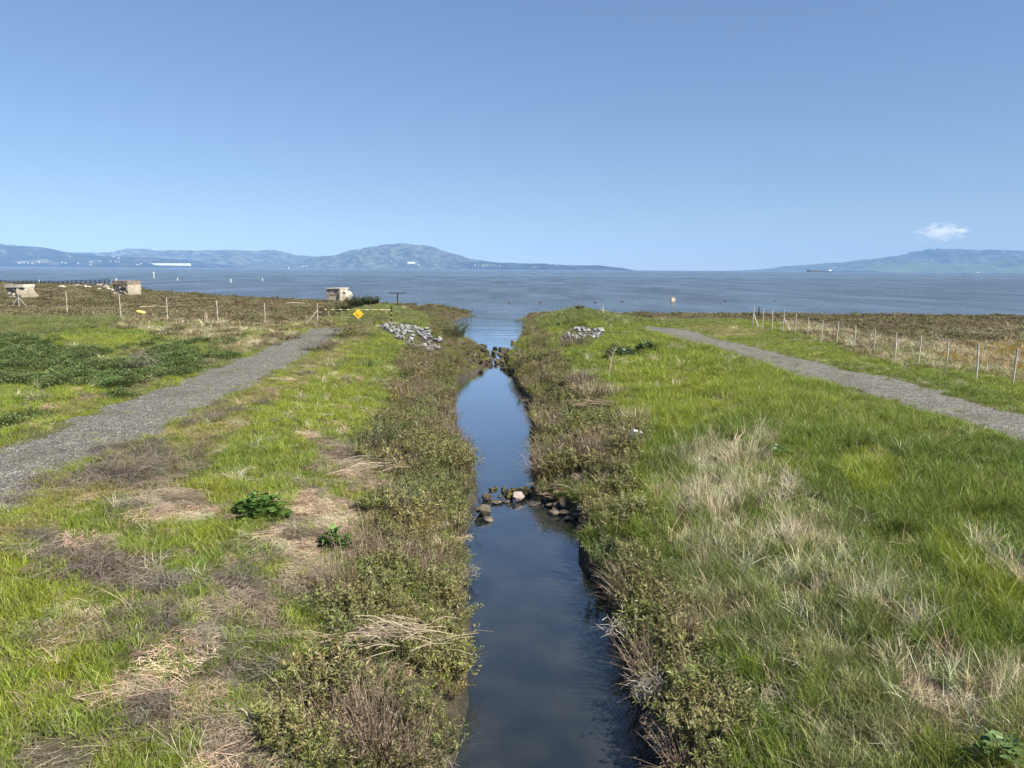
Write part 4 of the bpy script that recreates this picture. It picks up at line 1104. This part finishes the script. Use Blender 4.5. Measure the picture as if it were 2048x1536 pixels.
# left: broken walls under a long thick slab
p = at_z(42, 597, -1.15); s = p[1] / F
t = thing("concrete_ruin", (p[0], p[1], max(-1.2, float(H(p[0], p[1])))), "crumbling concrete block under a pale slab behind the braced post", "ruin")
ragged("wall", M_CONC, t, 42 * s, 2.6, -.2, 19 * s, 3, rough=.5)
ragged("footing", M_CONCL, t, 40 * s, 2.9, -.2, 4.5 * s, 4, rough=.2, cx=1.5 * s)
b_ = MB(); slab(b_, -17 * s, 19 * s, -1.7, 1.4, 19.5 * s, 25.5 * s, .06); b_.build("roof_slab", M_CONCL, t)
b_ = MB()
for k in range(7): b_.box((random.uniform(-14, 14) * s, random.uniform(-.6, .6), 26.5 * s), (random.uniform(4, 10) * s, .7, random.uniform(1.5, 3) * s), random.uniform(-.4, .4), .05)
b_.build("charred_debris", M_DARKWOOD, t)
b_ = MB(); slab(b_, -1.5 * s, 1 * s, -1.68, -1.3, 14 * s, 19 * s, .03); b_.build("drain_hole_shade", M_HOLE_SHADE, t)  # solid dark box painted as the shade of a drain hole
# middle: square bunker with a dark rim, slots and a crack
p = at_z(255, 592, -1.15); s = p[1] / F
t = thing("concrete_ruin", (p[0], p[1], max(-1.2, float(H(p[0], p[1])))), "square concrete bunker with dark top band and two small holes", "ruin", rz=math.radians(-14))
ragged("wall", M_CONC, t, 34 * s, 3.4, -.3, 20 * s, 11, rough=.16)
ragged("rim", M_CONCD, t, 35 * s, 3.55, 20.1 * s, 27 * s, 12, rough=.1)
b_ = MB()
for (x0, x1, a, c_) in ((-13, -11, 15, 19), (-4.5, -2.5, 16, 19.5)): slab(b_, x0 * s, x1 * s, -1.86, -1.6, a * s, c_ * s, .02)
b_.build("slot_shade", M_HOLE_SHADE, t)  # slots are solid boxes, their inner shade put into the colour
b_ = MB(); b_.box((6.5 * s, -1.8, 14.8 * s), (15 * s, .2, 1.6 * s), 0, .08, 0, -.12); b_.build("crack", M_HOLE_SHADE, t)  # crack laid on as a bar coloured like its shade
# right: cleaner block, broken right end with fallen pieces
p = at_z(679, 601, -1.15); p = p + (at_z(679, 603, -1.15) - p) * 1.0; s = p[1] / F
t = thing("concrete_ruin", (p[0], p[1], max(-1.2, float(H(p[0], p[1])))), "grey concrete block with a broken right end above the gate", "ruin", rz=math.radians(-18))
ragged("wall", M_CONC, t, 30 * s, 2.8, -.3, 22.5 * s, 21, rough=.08, cx=-4 * s)
ragged("broken_end", M_CONCL, t, 9 * s, 2.4, -.3, 18 * s, 23, rough=.5, cx=15 * s)
b_ = MB(); slab(b_, -20 * s, 12 * s, -1.55, 1.5, 22.7 * s, 24.4 * s, .04); b_.build("cap", M_CONCL, t)
b_ = MB(); slab(b_, 8.6 * s, 10.6 * s, -1.5, -1.2, 0, 15 * s, .06); b_.build("gap", M_HOLE_SHADE, t)  # no opening: dark strip painted as the shade of the gap
ragged("fallen_piece", M_RUBBLE, t, 8 * s, 1.6, -.3, 8 * s, 25, rough=.5, cx=23 * s)
for o in list(COL.objects):
    if o.name.startswith('concrete_ruin'): o.scale = (1, 1, 1.14)
# rubble by the black fence
RR = [rock_mesh("concrete_chunk", 700 + k, M_RUBBLE, 14, .5) for k in range(4)]; rg = random.Random(4)
for k in range(44):
    u = rg.uniform(120, 240); v = rg.uniform(571, 583)
    if u < 170 and v > 576: v = 573
    p = at_z(u, v, -1.1); s = rg.uniform(.7, 2.0)
    o = obj("concrete_chunk", RR[k % 4], None, None, (p[0], p[1], float(H(p[0], p[1])) + .25), "pale concrete chunk strewn between black fence and bunker", "concrete chunk", "concrete chunks strewn by the black fence")
    o.scale = (s * 1.3, s, s * .8); o.rotation_euler = (0, 0, rg.uniform(0, 6))
for (u, v, L, az, lab) in ((305, 613, 3.2, .1, "bleached driftwood log lying in the left marsh near the yellow drum"), (66, 611, 2.2, -.6, "pale fallen pole leaning in the grass right of the braced post"), (590, 607, 2.6, 0, "pale driftwood plank in the marsh left of the gate")):
    p = at_z(u, v, -.8); z = float(H(p[0], p[1])); b_ = MB(); b_.tube([(-L / 2, 0, .28), (0, .05, .36), (L / 2, 0, .3)], [.09, .08, .05], 7)
    o = b_.build("driftwood", M_STICK, None, False, loc=(p[0], p[1], z), label=lab, cat="driftwood"); o.rotation_euler = (0, 0, az)
# yellow drum
p = ground(282, 633); b_ = MB(); b_.tube([(-.52, 0, 0), (-.5, 0, 0), (-.3, 0, 0), (.3, 0, 0), (.5, 0, 0), (.52, 0, 0)], [.12, .2, .22, .22, .2, .1], 12)
o = b_.build("drum", paint("faded_yellow_plastic", (0.80, 0.68, 0.16), .5, .4, (0.72, .60, .25)), None, True, loc=(p[0], p[1], p[2] + .45), label="bright yellow plastic drum lying in the dry grass of the left field", cat="drum"); o.rotation_euler = (0, .14, -.25)
t_ = o; b_ = MB()
for x in (-.22, .22): b_.tube([(x - .03, 0, 0), (x + .03, 0, 0)], .232, 12)
b_.build("hoop", M_SIGN, t_)

# --- in and beyond the water
p = at_z(1346, 605, WZ); t = thing("piling", (p[0], p[1], WZ), "stubby broken concrete piling standing alone in the bay", "piling")
ragged("shaft", M_CONCL, t, .72, .7, -.8, .95, 31, rough=.12); ragged("crumbled_top", M_RUBBLE, t, .55, .5, .9, 1.1, 33, rough=.2)
for k, (u, v, wpx, lab) in enumerate(((1245,604,9,"dark stump with a pale right side, left of the bay piling"), (1190,606,9,"low brown stump just beyond the right berm"), (1080,605,9,"dark stump with a white top off the creek mouth"), (1019,606,9,"low grey stump farthest left off the creek mouth"),
                         (1051,595,5,"tiny dark stump farthest out off the creek mouth"), (1451,603,8,"flat dark stump right of the bay piling"), (1551,602,7,"flat pale tipped stump above the right fence's far end"), (1735,598,6,"dark stump with white cap out on the right bay"), (1932,597,5,"faint grey stump farthest right on the bay"))):
    p = at_z(u, v, WZ); s = wpx / F * p[1]; o = obj("stump", rock_mesh("stump", 720 + k, M_ROCKB if k % 3 else M_ROCKD, 14, .7), None, None, (p[0], p[1], WZ + .12 * s), lab, "stump"); o.scale = (s, s * .7, s * .55)
    if k in (2, 7): q = obj("white_cap", rock_mesh("cap", 740 + k, M_ROCKP, 12, .6), None, o, (.1, 0, .35)); q.scale = (.45, .45, .4)
M_MARK = paint("white_marker_paint", (0.80, 0.80, 0.78), .5, .3, (.7, .7, .68))
for (u, vt, vb, lab) in ((308,544,556,"tall white channel marker pole on the left bay"), (355,556,561,"short white marker right of the tall marker pole"), (233,557,566,"white marker pole just left of the square bunker"), (462,558,565,"short white marker pole above the left marsh edge"), (525,557,562,"small white marker farthest right of the marker poles"), (79,560,565,"small white marker behind the black fence")):
    p = at_z(u, vb, WZ); hh = (vb - vt) / F * p[1]; t = thing("channel_marker", (p[0], p[1], WZ), lab, "marker", "white marker poles on the left bay")
    b_ = MB(); b_.tube([(0, 0, -1), (0, 0, hh)], .12 + hh * .02, 6); b_.build("pole", M_MARK, t)
    b_ = MB(); b_.box((0, 0, hh * .88), (.35 + hh * .06, .08, hh * .2)); b_.build("board", M_MARK, t)
p = at_z(1640, 544.2, WZ); s = p[1] / F; t = thing("barge", (p[0], p[1], WZ), "long dark loaded barge pushed by a white topped tug near the horizon", "barge"); M_HULL = paint("dark_hull", (0.05, 0.05, 0.055), .6, .3); M_CARGO = paint("brown_cargo", (0.16, 0.12, 0.09), .9, .1)
b_ = MB(); slab(b_, -22 * s, 12 * s, -14, 14, 0, 1.6 * s, 0); b_.build("hull", M_HULL, t)
b_ = MB()
for k in range(12): b_.box(((-17 + 2.2 * k) * s, 0, 2.4 * s), (2.6 * s, 18, 2.6 * s * random.uniform(.6, 1.1)), 0, .5 * s)
b_.build("cargo", M_CARGO, t)
b_ = MB(); slab(b_, -26 * s, -23.5 * s, -8, 8, 0, 4 * s, .3 * s); slab(b_, -23 * s, -21 * s, -8, 8, 0, 4.4 * s, .3 * s); b_.build("bow_winch", M_HULL, t)
b_ = MB(); slab(b_, 12.5 * s, 27 * s, -10, 10, 0, 2.2 * s, 0); b_.build("tug_hull", M_HULL, t)
b_ = MB(); slab(b_, 16 * s, 23 * s, -7, 7, 2.2 * s, 4.8 * s, 0); b_.build("deckhouse", M_MARK, t)
p = at_z(1956, 545.6, WZ); p = at_depth(1956, 544, 6000); t = thing("motorboat", (p[0], 6000, WZ), "tiny white motorboat on the right horizon", "boat"); b_ = MB(); slab(b_, -7, 7, -3, 3, 0, 4, .4); b_.build("hull", M_MARK, t); b_ = MB(); slab(b_, -3, 3, -2, 2, 4, 9, .4); b_.build("cabin", M_MARK, t)
p = at_depth(578, 536, 5200); t = thing("sailboat", (p[0], 5200, WZ), "tiny white sailboat before the hills left of the big mountain", "boat"); b_ = MB(); b_.add([(-2.5, 0, 2), (3, 0, 2), (-1.5, 0, 22), (-2.5, .4, 2), (3, .4, 2), (-1.5, .4, 22)], [(0, 1, 2), (5, 4, 3), (0, 3, 4, 1), (1, 4, 5, 2), (2, 5, 3, 0)]); b_.build("sail", M_MARK, t); b_ = MB(); slab(b_, -6, 6, -2, 2, 0, 2, .2); b_.build("hull", M_MARK, t)

# far white buildings on the hills
bv = []
for o in HILL_OBS:
    me = o.data; bv.append(BVHTree.FromPolygons([v_.co.copy() for v_ in me.vertices], [tuple(q.vertices) for q in me.polygons]))
def hit(u, v):
    d = Vector(ray(u, v)).normalized(); best = None
    for b_ in bv:
        h_ = b_.ray_cast(Vector(CAM), d)
        if h_[0] is not None and (best is None or h_[3] < best[1]): best = (h_[0], h_[3])
    return best[0] if best else None
M_BLD = paint("white_wall", (0.85, 0.85, 0.83), .6, .3, (.8, .8, .78)); M_HOUSE = paint('cream_wall', (0.55, 0.55, 0.54), .7, .2); M_ROOF = paint("grey_roof", (0.55, 0.55, 0.55), .7, .2)
def building(u, v, wpx, hpx, lab, cat="building", group=None, depth=20):
    h_ = hit(u, v - .2) or Vector(at_depth(u, v, 7700))
    s = h_.y / F; t = thing("house" if cat == "house" else "warehouse", (h_.x, h_.y - depth * .5, h_.z - 2), lab, cat, group); W, Hh = wpx * s * (.8 if cat == 'house' else 1), hpx * s * (.8 if cat == 'house' else 1)
    b_ = MB(); b_.box((0, 0, Hh * .4), (W, depth, Hh * .8 + 6)); b_.build("wall", M_BLD if cat != 'house' else M_HOUSE, t)
    b_ = MB(); z0 = Hh * .8 + 3; zr = Hh * 1.0 + 3; x0, x1, y0, y1 = -W / 2 - .5, W / 2 + .5, -depth / 2 - .5, depth / 2 + .5
    b_.add([(x0, y0, z0), (x1, y0, z0), (x1, y1, z0), (x0, y1, z0), (x0, 0, zr), (x1, 0, zr)], [(0, 1, 5, 4), (2, 3, 4, 5), (0, 4, 3), (1, 2, 5), (3, 2, 1, 0)]); b_.build("roof", M_BLD if cat != "house" else M_ROOF, t)
building(347, 530.5, 69, 3.2, "very long white warehouse on the far left shore", "warehouse", None, 60)
building(823, 527, 14, 2.6, "wide white building low on the big mountain's slope", "building", None, 30)
for (u, v, w_) in ((38,527,2),(42,527,2.5),(49,526,3.5),(57,527,2),(65,528,2),(79,525,2.5),(125,526,3.5),(132,527,3.5),(157,528,2.5),(182,525,6),(182,531,5),(200,523,2),(222,524,2),(228,515,2.5),(238,524,2.5),(232,524,2),(238,517,4),(276,530,7),(283,528,2),(305,528,3),(606,534,2.5),(613,534,3),(783,523,2.5),(838,531,2.5),(872,531,3),(905,532,2.5),(950,531,3),(957,532,2.5),(965,533,2),(1000,533,2.5),(1100,530,3),(1112,531,2.5),(1790,531,2),(1755,530,2.5),(1668,537,3)):
    building(u, v, w_, 2.2 if w_ < 5 else 1.8, "tiny white building among trees on the far shore", "house", "tiny white buildings on the far shore", 14)

# --- plants that stand out
def veg_thing(name, me, loc, label, cat, s=1.0, rz=0.0, group=None, sx=1.0):
    o = obj(name, me, None, None, loc, label, cat, group); o.scale = (s * sx, s, s); o.rotation_euler = (0, 0, rz); return o
def mallow(seed, n, rx, ry, hgt, R, m):
    b_ = VB(seed); r = b_.r
    for k in range(n):
        q = r.uniform(0, 2 * PI); d = r.random() ** .4; x, y = rx * d * math.cos(q), ry * d * math.sin(q)
        z = hgt * (max(.04, 1 - d * d) ** .5) * r.uniform(.25, 1.1) * (.70 + .5 * float(vnoise(np.array([x * 5 + seed]), np.array([y * 5]), seed)[0])); v3 = Vector((math.cos(q) * d, math.sin(q) * d - .25, r.uniform(-.15, .5)))
        b_.lobed((x, y, z), v3, R * r.uniform(.6, 1.25), (r.random() * .72, 0, 0))
        if k % 3 == 0: b_.strip([Vector((x * .3, y * .3, 0)), Vector((x * .7, y * .7, z * .6)), Vector((x, y, z))], (.006, .005, .004), Vector((1, 0, 0)), (.5, 0, 0))
    return b_.mesh("leaves", m)
M_MALLOW = veg_mat("mallow_leaves", (0.105, 0.190, 0.040), .3, (0.19, .27, .08), var=.6, gloss=.02)
M_MALLOWD = veg_mat("dock_leaves", (0.030, 0.065, 0.022), .2, (0.10, .14, .06), var=.6, gloss=.06)
M_THISTLE = veg_mat("thistle_leaves", (0.13, 0.21, 0.075), .3, (0.20, .26, .12), var=.4, gloss=.02)
for (u, v, wpx, hpx, n, R, m_, lab, sd, rz) in ((512,1042,128,50,250,.070,M_MALLOW,"lush broad leaved green plant left of the big reed patch",1,-.25), (667,1105,74,50,150,.062,M_MALLOW,"bright green leafy plant on the right edge of the big reed patch",2,0),
        (2010,1560,90,40,46,.055,M_THISTLE,"pale green lobed leaf plant in the bottom right grass corner",3,0), (1560,925,50,26,50,.055,M_THISTLE,"pale grey green thistle rosette in the tall right grass",4,0)):
    p = ground(u, v); s = p[1] / F
    veg_thing("leafy_plant", mallow(800 + sd, n, wpx * s * .5, wpx * s * .36, hpx * s, R, m_), (p[0], p[1] + wpx * s * .2, p[2] + (.0 if sd < 3 else .22)), lab, "plant", 1, rz)
for (u, v, wpx, hpx, lab, sd) in ((1238,717,64,34,"dark green dock plant behind the tall pale stalk",5), (1292,706,44,30,"dark green dock plant right of the tall pale stalk",6)):
    p = ground(u, v); s = p[1] / F; b_ = VB(820 + sd); r = b_.r
    for k in range(190):
        q = r.uniform(0, 2 * PI); d = math.sqrt(r.random()); x, y = wpx * s * .42 * d * math.cos(q), wpx * s * .3 * d * math.sin(q); z = hpx * s * .75 * (1 - d * .6) * r.uniform(.3, 1.0)
        b_.leaf((x, y, z), (math.cos(q), math.sin(q), r.uniform(0, 1.2)), .26 * r.uniform(.6, 1.3), .085, (r.random() * .86, 0, 0), .2)
    veg_thing("dock_plant", b_.mesh("leaves", M_MALLOWD), (p[0], p[1], p[2] + .05), lab, "plant")
# tall dry stalk
p = ground(1217, 757); s = p[1] / F; t = thing("dry_stalk", p, "tall pale dry stalk with dark seed heads on the right bank", "plant")
Pp = lambda u, v: Vector(((u - 1217) * s, 0, (757 - v) * s)); b_ = MB(); b_.tube([Pp(1217, 757), Pp(1217.5, 745), Pp(1220, 732), Pp(1222, 718), Pp(1225, 706), Pp(1227, 697)], [.026, .025, .022, .02, .015, .01], 6)
for (a, c_) in (((1221, 722), (1216, 712)), ((1223, 714), (1229, 704)), ((1225, 706), (1218, 698)), ((1220, 733), (1226, 728)), ((1217, 750), (1209, 737)), ((1225, 704), (1232, 693)), ((1222, 716), (1213, 706))): b_.tube([Pp(*a), Pp(*c_)], [.012, .006], 4)
b_.build("stalk", M_STICK, t)
for (u, v) in ((1216, 711), (1214, 716), (1218, 697), (1221, 692), (1226, 687), (1228, 690), (1231, 690), (1224, 689), (1229, 703), (1213, 705), (1217, 694), (1226, 727), (1209, 736), (1214, 718), (1227, 696)):
    q = Pp(u, v); o = obj("seed_head", rock_mesh("seed_head", 900 + u, M_DARKWOOD, 10, .8), None, t, q + Vector((0, random.uniform(-.1, .1), 0))); o.scale = (.11, .11, .11)

def shrub_mesh(seed, wpx, hpx, s, tint, n=None, leaf=(.05, .016), dry=(0.30, .24, .15), bare=.15, leaves=26, name="shrub_leaves"):
    W, Hh = wpx * s * .5, hpx * s; n = n or int(26 + 60 * W)
    return sprig_clump(seed, n, Hh, W * .62, leaves, leaf[0] * max(1, s * 55 * .8), leaf[1] * max(1, s * 55 * .8), veg_mat(name, tint, .22, dry, var=.55), (.1, .75), .008 * max(1, s * 40), bare)
SH = ((756,915,112,66,(0.035,0.070,0.020),"dark green rounded shrub beside dead upright stems on the left bank",.05), (1048,812,46,46,(0.20,0.22,0.035),"small yellow green shrub at the right edge of the middle pool",.0),
      (908,700,58,40,(0.070,0.110,0.030),"rounded green shrub on the left bank by the inlet",.1), (1184,1135,86,56,(0.065,0.120,0.030),"fresh green shrub leaning over the near pool from the right bank",.05),
      (690,618,34,18,(0.060,0.080,0.026),"dark evergreen bush left of two others on the left berm",.05), (714,616,46,22,(0.045,0.068,0.024),"biggest dark evergreen bush on the left berm above the sign",.05), (729,604,26,14,(0.040,0.062,0.022),"small dark bush at the right of the big berm bush",.05),
      (748,605,18,12,(0.045,0.068,0.026),"small dark bush on the berm crest left of the perch",.05), (1160,620,26,9,(0.09,0.10,0.04),"low dark bush on the crest of the right berm",.1),
      (962,990,44,86,(0.115,0.150,0.060),"slender pale sapling at the left edge of the middle pool",.1))
for k, (u, v, w_, h_, tn, lab, bare) in enumerate(SH):
    p = bankside(u, v, (.0, .38, .1, .15, 0, 0, 0, 0, 0, .22)[k]) if k in (1, 2, 3, 9) else ground(u, v)
    if 4 <= k <= 8:
        q = at_depth(u, v, 73.5 if k < 7 else 75.0); p = np.array([q[0], q[1], float(H(q[0], q[1]))])
    s = p[1] / F
    big = 1.45 if k in (2, 4, 5, 6, 7) else 1.0
    me = shrub_mesh(840 + k, w_, h_ * (1.55 if 4 <= k <= 7 else 1.15 if k == 2 else 1), s, tn, leaf=(.05 * big, .016 * big * 1.1), bare=bare, n=16 if k == 9 else None, leaves=30 if k == 9 else 40 if big > 1 else 26)
    veg_thing("shrub", me, (p[0], p[1] + w_ * s * .15, p[2] + (.28 if k in (0, 1, 3) else 0)), lab, "shrub")
def stems_mesh(seed, n, W, Hh, tint, wd, name="dead_stems", fan=.35):
    b_ = VB(seed); r = b_.r
    for k in range(n):
        q = r.uniform(0, 2 * PI); d = W * math.sqrt(r.random()); b_.blade((d * math.cos(q), d * math.sin(q) * .7, -.03), q, Hh * r.uniform(.5, 1.05), r.uniform(.05, fan * 2), wd * r.uniform(.6, 1.3), (r.random(), 0, 0), r.uniform(.4, 1.2), r.uniform(0, PI))
    return b_.mesh(name, veg_mat(name, tint, .15, (.46, .40, .30), var=.5, gloss=.04))
for k, (u, v, w_, h_, n, tn, nm, lab) in enumerate(((722,908,62,52,120,(.20,.165,.12),"dead_shrub","grey dead upright stems left of the dark rounded shrub"), (1205,800,105,44,420,(.36,.295,.20),"dead_shrub","wide tan dead clump below the tall pale stalk"),
        (1268,850,64,48,300,(.40,.32,.22),"dead_shrub","tan dead clump at the edge of the bright right grass"), (1150,694,62,36,260,(.16,.125,.10),"dead_shrub","purple grey dead brush below the right rock heap"), (1165,775,60,40,220,(.17,.135,.115),"dead_shrub","dark grey dead brush left of the wide tan clump"),
        (1806,1335,92,80,150,(.50,.43,.30),"grass_tussock","big bleached grass tussock standing up in the lower right grass"), (1660,1320,56,50,80,(.48,.41,.28),"grass_tussock","small bleached tussock left of the big bleached tussock"), (1888,1425,110,50,260,(.50,.40,.27),"grass_tussock","flattened bleached tussock below the big bleached tussock"),
        (1490,930,90,70,170,(.47,.41,.29),"grass_tussock","tall bleached grass tussock at the upper end of the dry strip"), (1668,1105,50,52,60,(.52,.46,.34),"grass_tussock","thin bright tussock blown over in the middle of the dry strip"), (1480,1060,90,40,170,(.45,.37,.26),"grass_tussock","matted tan tussock halfway down the dry strip"),
        (1955,1420,90,60,90,(.48,.42,.29),"grass_tussock","loose bleached tussock near the bottom right corner"), (2020,1165,60,50,70,(.44,.38,.24),"grass_tussock","tan tussock at the right edge of the yellow green grass"), (735,735,36,26,70,(.09,.14,.04),"grass_tussock","dark green tussock on the left bank below the rock heap"), (668,735,46,26,80,(.10,.15,.045),"grass_tussock","grey green tussock on the left bank near the path"),
        (1000,0,0,0,0,0,0,0),)):
    if not n: continue
    p = ground(u, v); s = p[1] / F
    veg_thing(nm, stems_mesh(860 + k, n, w_ * s * .5, h_ * s, tn, max(.008, s * .75), nm + "_stems", .5 if "tussock" in nm else .35), p, lab, "dead shrub" if "dead" in nm else "tussock")
def tangle(seed, n, R, hgt, wd, tint, name): 
    me = twig_tangle(seed, n, R, hgt, wd, veg_mat(name, tint, .05, (.45, .40, .33), var=.5, gloss=.04)); return me
for k, (u, v, w_, h_, n, tn, lab, lift) in enumerate(((1295,1395,110,60,190,(.30,.265,.22),"grey tangle of dead twigs overhanging the near right pool",.3), (1215,1270,70,60,70,(.42,.38,.33),"whitish bare twigs reaching over the near pool from the right",.25), (690,766,46,24,110,(.20,.17,.14),"small grey twig tangle in the bright left bank grass",.0),
        (772,985,46,36,170,(.42,.32,.20),"tan tumbleweed ball beside the round grey stones",.0), (715,672,120,50,330,(.125,.095,.07),"brown brush pile below the yellow sign",.0), (640,700,90,30,180,(.12,.09,.07),"brown twig pile on the right edge of the left path",.0), (75,803,54,26,120,(.20,.17,.15),"grey twig tangle alone in the green left field",.0), (285,745,80,56,260,(.17,.155,.12),"grey bush of dry twigs amid the dark left weeds",.1), (255,960,150,70,420,(.15,.125,.10),"large grey twig heap at the left path's edge",.05), (330,1180,90,50,260,(.17,.15,.12),"grey twig heap at the right end of the brown litter patch",.0))):
    p = bankside(u, v, -.15) if k < 2 else ground(u, v); s = p[1] / F
    veg_thing("twig_heap", tangle(880 + k, n, w_ * s * .5, h_ * s, max(.008, s * .8), tn, "twigs_of_heap"), (p[0], p[1], (p[2] if k > 1 else -1.6) + lift), lab, "twigs")
# rafts of dead reeds lying on the brush
M_REED = veg_mat("bleached_reeds", (0.30, 0.24, 0.165), .08, (.52, .45, .33), var=.75, gloss=.04)
for k, (u, v, w_, d_, n, lift, rz, lab) in enumerate(((762,1345,260,120,330,.42,.06,"raft of bleached dead reeds lying on the left bank brush"), (725,950,190,130,240,.15,.15,"raft of tan dead reeds below the dark rounded shrub"), (1195,830,120,60,90,.35,-.35,"tan dead reeds strewn over the right bank brush"))):
    p = ground(u, v); s = p[1] / F; b_ = VB(920 + k); r = b_.r
    for j in range(n):
        a = r.gauss(0, .42); L = r.uniform(.12, .75) ** 1.3 * w_ * s * .62; cx = r.gauss(0, .26) * w_ * s; cy = r.gauss(0, .26) * d_ * s + .12 * d_ * s * math.sin(cx * 4); dv = Vector((math.cos(a), math.sin(a), r.uniform(-.10, .12)))
        c0 = Vector((cx, cy, r.uniform(0, .12) + .05 * math.cos(cx * 3))); b_.strip([c0 - dv * L / 2, c0 + Vector((0, r.uniform(-.05, .05), .03)), c0 + dv * L / 2], (.0042, .0048, .003), Vector((-dv.y, dv.x, r.uniform(-.8, .8))).normalized(), (r.random(), 0, 0))
    veg_thing("reed_raft", b_.mesh("reeds", M_REED), (p[0], p[1] + .1, p[2] + lift), lab, "reeds", 1, rz)
# single bleached sticks
for k, (a, c_, lift, rad, lab) in enumerate((((1098,1012),(1152,1000),.25,.016,"long bleached stick lying over the rocks right of the near dam"), ((1158,832),(1222,838),.3,.022,"straight bleached stick lying on the green notch of the right bank"), ((1128,790),(1170,822),.4,.02,"bleached stick slanting down the right bank brush"), ((778,945),(795,960),.4,.018,"short white stick on the left bank brush"),
        ((878,1395),(922,1455),.0,.0,""), ((470,1430),(505,1465),.06,.010,"pale stick lying on bare soil of the lower left patch"), ((720,825),(745,838),.15,.02,"short pale stick in the bright left bank grass"), ((1088,745),(1118,790),.3,.018,"reddish dead stem arching over the right bank"))):
    if not rad: continue
    A, B = ground(*a), ground(*c_); c0 = (A + B) / 2; A = Vector(A - c0); B = Vector(B - c0); b_ = MB(); mid = (A + B) / 2 + Vector((.02, .03, .06)); b_.tube([A, A.lerp(mid, .6) + Vector((0, .01, .02)), mid, B], [rad, rad * .95, rad * .8, rad * .4], 6)
    b_.build("stick", M_STICK, None, False, loc=(c0[0], c0[1], c0[2] + lift), label=lab, cat="stick")
# litter
def crumple(name, seed, sx, sy, sz, loc, lab, cat):
    bm = bmesh.new(); bmesh.ops.create_cube(bm, size=1.0); bmesh.ops.subdivide_edges(bm, edges=list(bm.edges), cuts=3, use_grid_fill=True); rg = random.Random(seed)
    for v_ in bm.verts: v_.co = Vector((v_.co.x * sx, v_.co.y * sy, v_.co.z * sz)) + Vector((rg.uniform(-1, 1) * sx, rg.uniform(-1, 1) * sy, rg.uniform(-1, 1) * sz)) * .06
    me = bpy.data.meshes.new(name); bm.to_mesh(me); bm.free()
    return obj(name, me, M_PLASTIC, None, loc, lab, cat)
M_PLASTIC = paint("white_plastic", (0.84, 0.84, 0.84), .45, .4, (.78, .78, .78))
p = ground(1270, 898); o = crumple("plastic_bag", 3, .27, .10, .26, (p[0], p[1], p[2] + .42), "white plastic bag caught at the right bank brush edge", "bag"); o.rotation_euler = (.5, .35, .3)
p = at_z(1160, 1034, WZ); o = crumple("foam_scrap", 5, .13, .09, .07, (p[0], p[1], p[2] + .23), "white foam scrap on the wide brown slab by the pool", "litter")

# loose stones on the paths
m_st, nt, out = mat("loose_gravel_stone")
oi = nt.nodes.new("ShaderNodeAttribute"); oi.attribute_type = 'INSTANCER'; oi.attribute_name = "tint"
principled(nt, out, oi.outputs["Vector"], .85, .2)
P_STONE = proto_collection("loose_stone", [rock_mesh("loose_stone", 950 + k, m_st, 9, .7) for k in range(5)])
x, y, rg_ = candidates(((3, 18, 70), (18, 30, 55), (30, 46, 22)), 81, 3, 46)
k = on_path(x, y, -.1); x, y = x[k], y[k]; n = len(x); s = rg_.uniform(.018, .045, n) * (1 + .7 * (rg_.random(n) > .93))
g_ = rg_.beta(1.6, 4, n) * .55 + .05; tt = np.stack([g_, g_ * .97, g_ * .92], -1)
z = H(x, y) + .03
scatter("loose_stones", P_STONE, x, y, z, np.stack([rg_.uniform(-.5, .5, n), rg_.uniform(-.5, .5, n), rg_.uniform(0, 6, n)], -1), np.stack([s, s, s], -1), tt, "loose grey stones scattered over both gravel paths", "gravel")

# --- small cloud over the right hills
m, nt, out = mat("cloud_vapour")
tc = nt.nodes.new("ShaderNodeTexCoord").outputs["Object"]
ln = nt.nodes.new("ShaderNodeVectorMath"); ln.operation = 'LENGTH'; nt.links.new(tc, ln.inputs[0])
n = noise_n(nt, 2.6, 5, 0.6, tc, .4)
dn = math_n(nt, 'SUBTRACT', math_n(nt, 'ADD', math_n(nt, 'MULTIPLY', math_n(nt, 'SUBTRACT', n, .5), 3.4), 0.46), math_n(nt, 'MULTIPLY', ln.outputs["Value"], .78))
dn = math_n(nt, 'MULTIPLY', math_n(nt, 'MAXIMUM', dn, 0.0), 0.010)
pv = nt.nodes.new("ShaderNodeVolumePrincipled"); pv.inputs["Color"].default_value = (1, 1, 1, 1); nt.links.new(dn, pv.inputs["Density"])
nt.links.new(pv.outputs[0], out.inputs["Volume"])
bm = bmesh.new(); bmesh.ops.create_icosphere(bm, subdivisions=3, radius=1.0); me = bpy.data.meshes.new("cloud"); bm.to_mesh(me); bm.free()
p = at_depth(1884, 466, 17200); o = obj("cloud", me, m, None, p, kind="structure"); o.scale = (690, 450, 270)
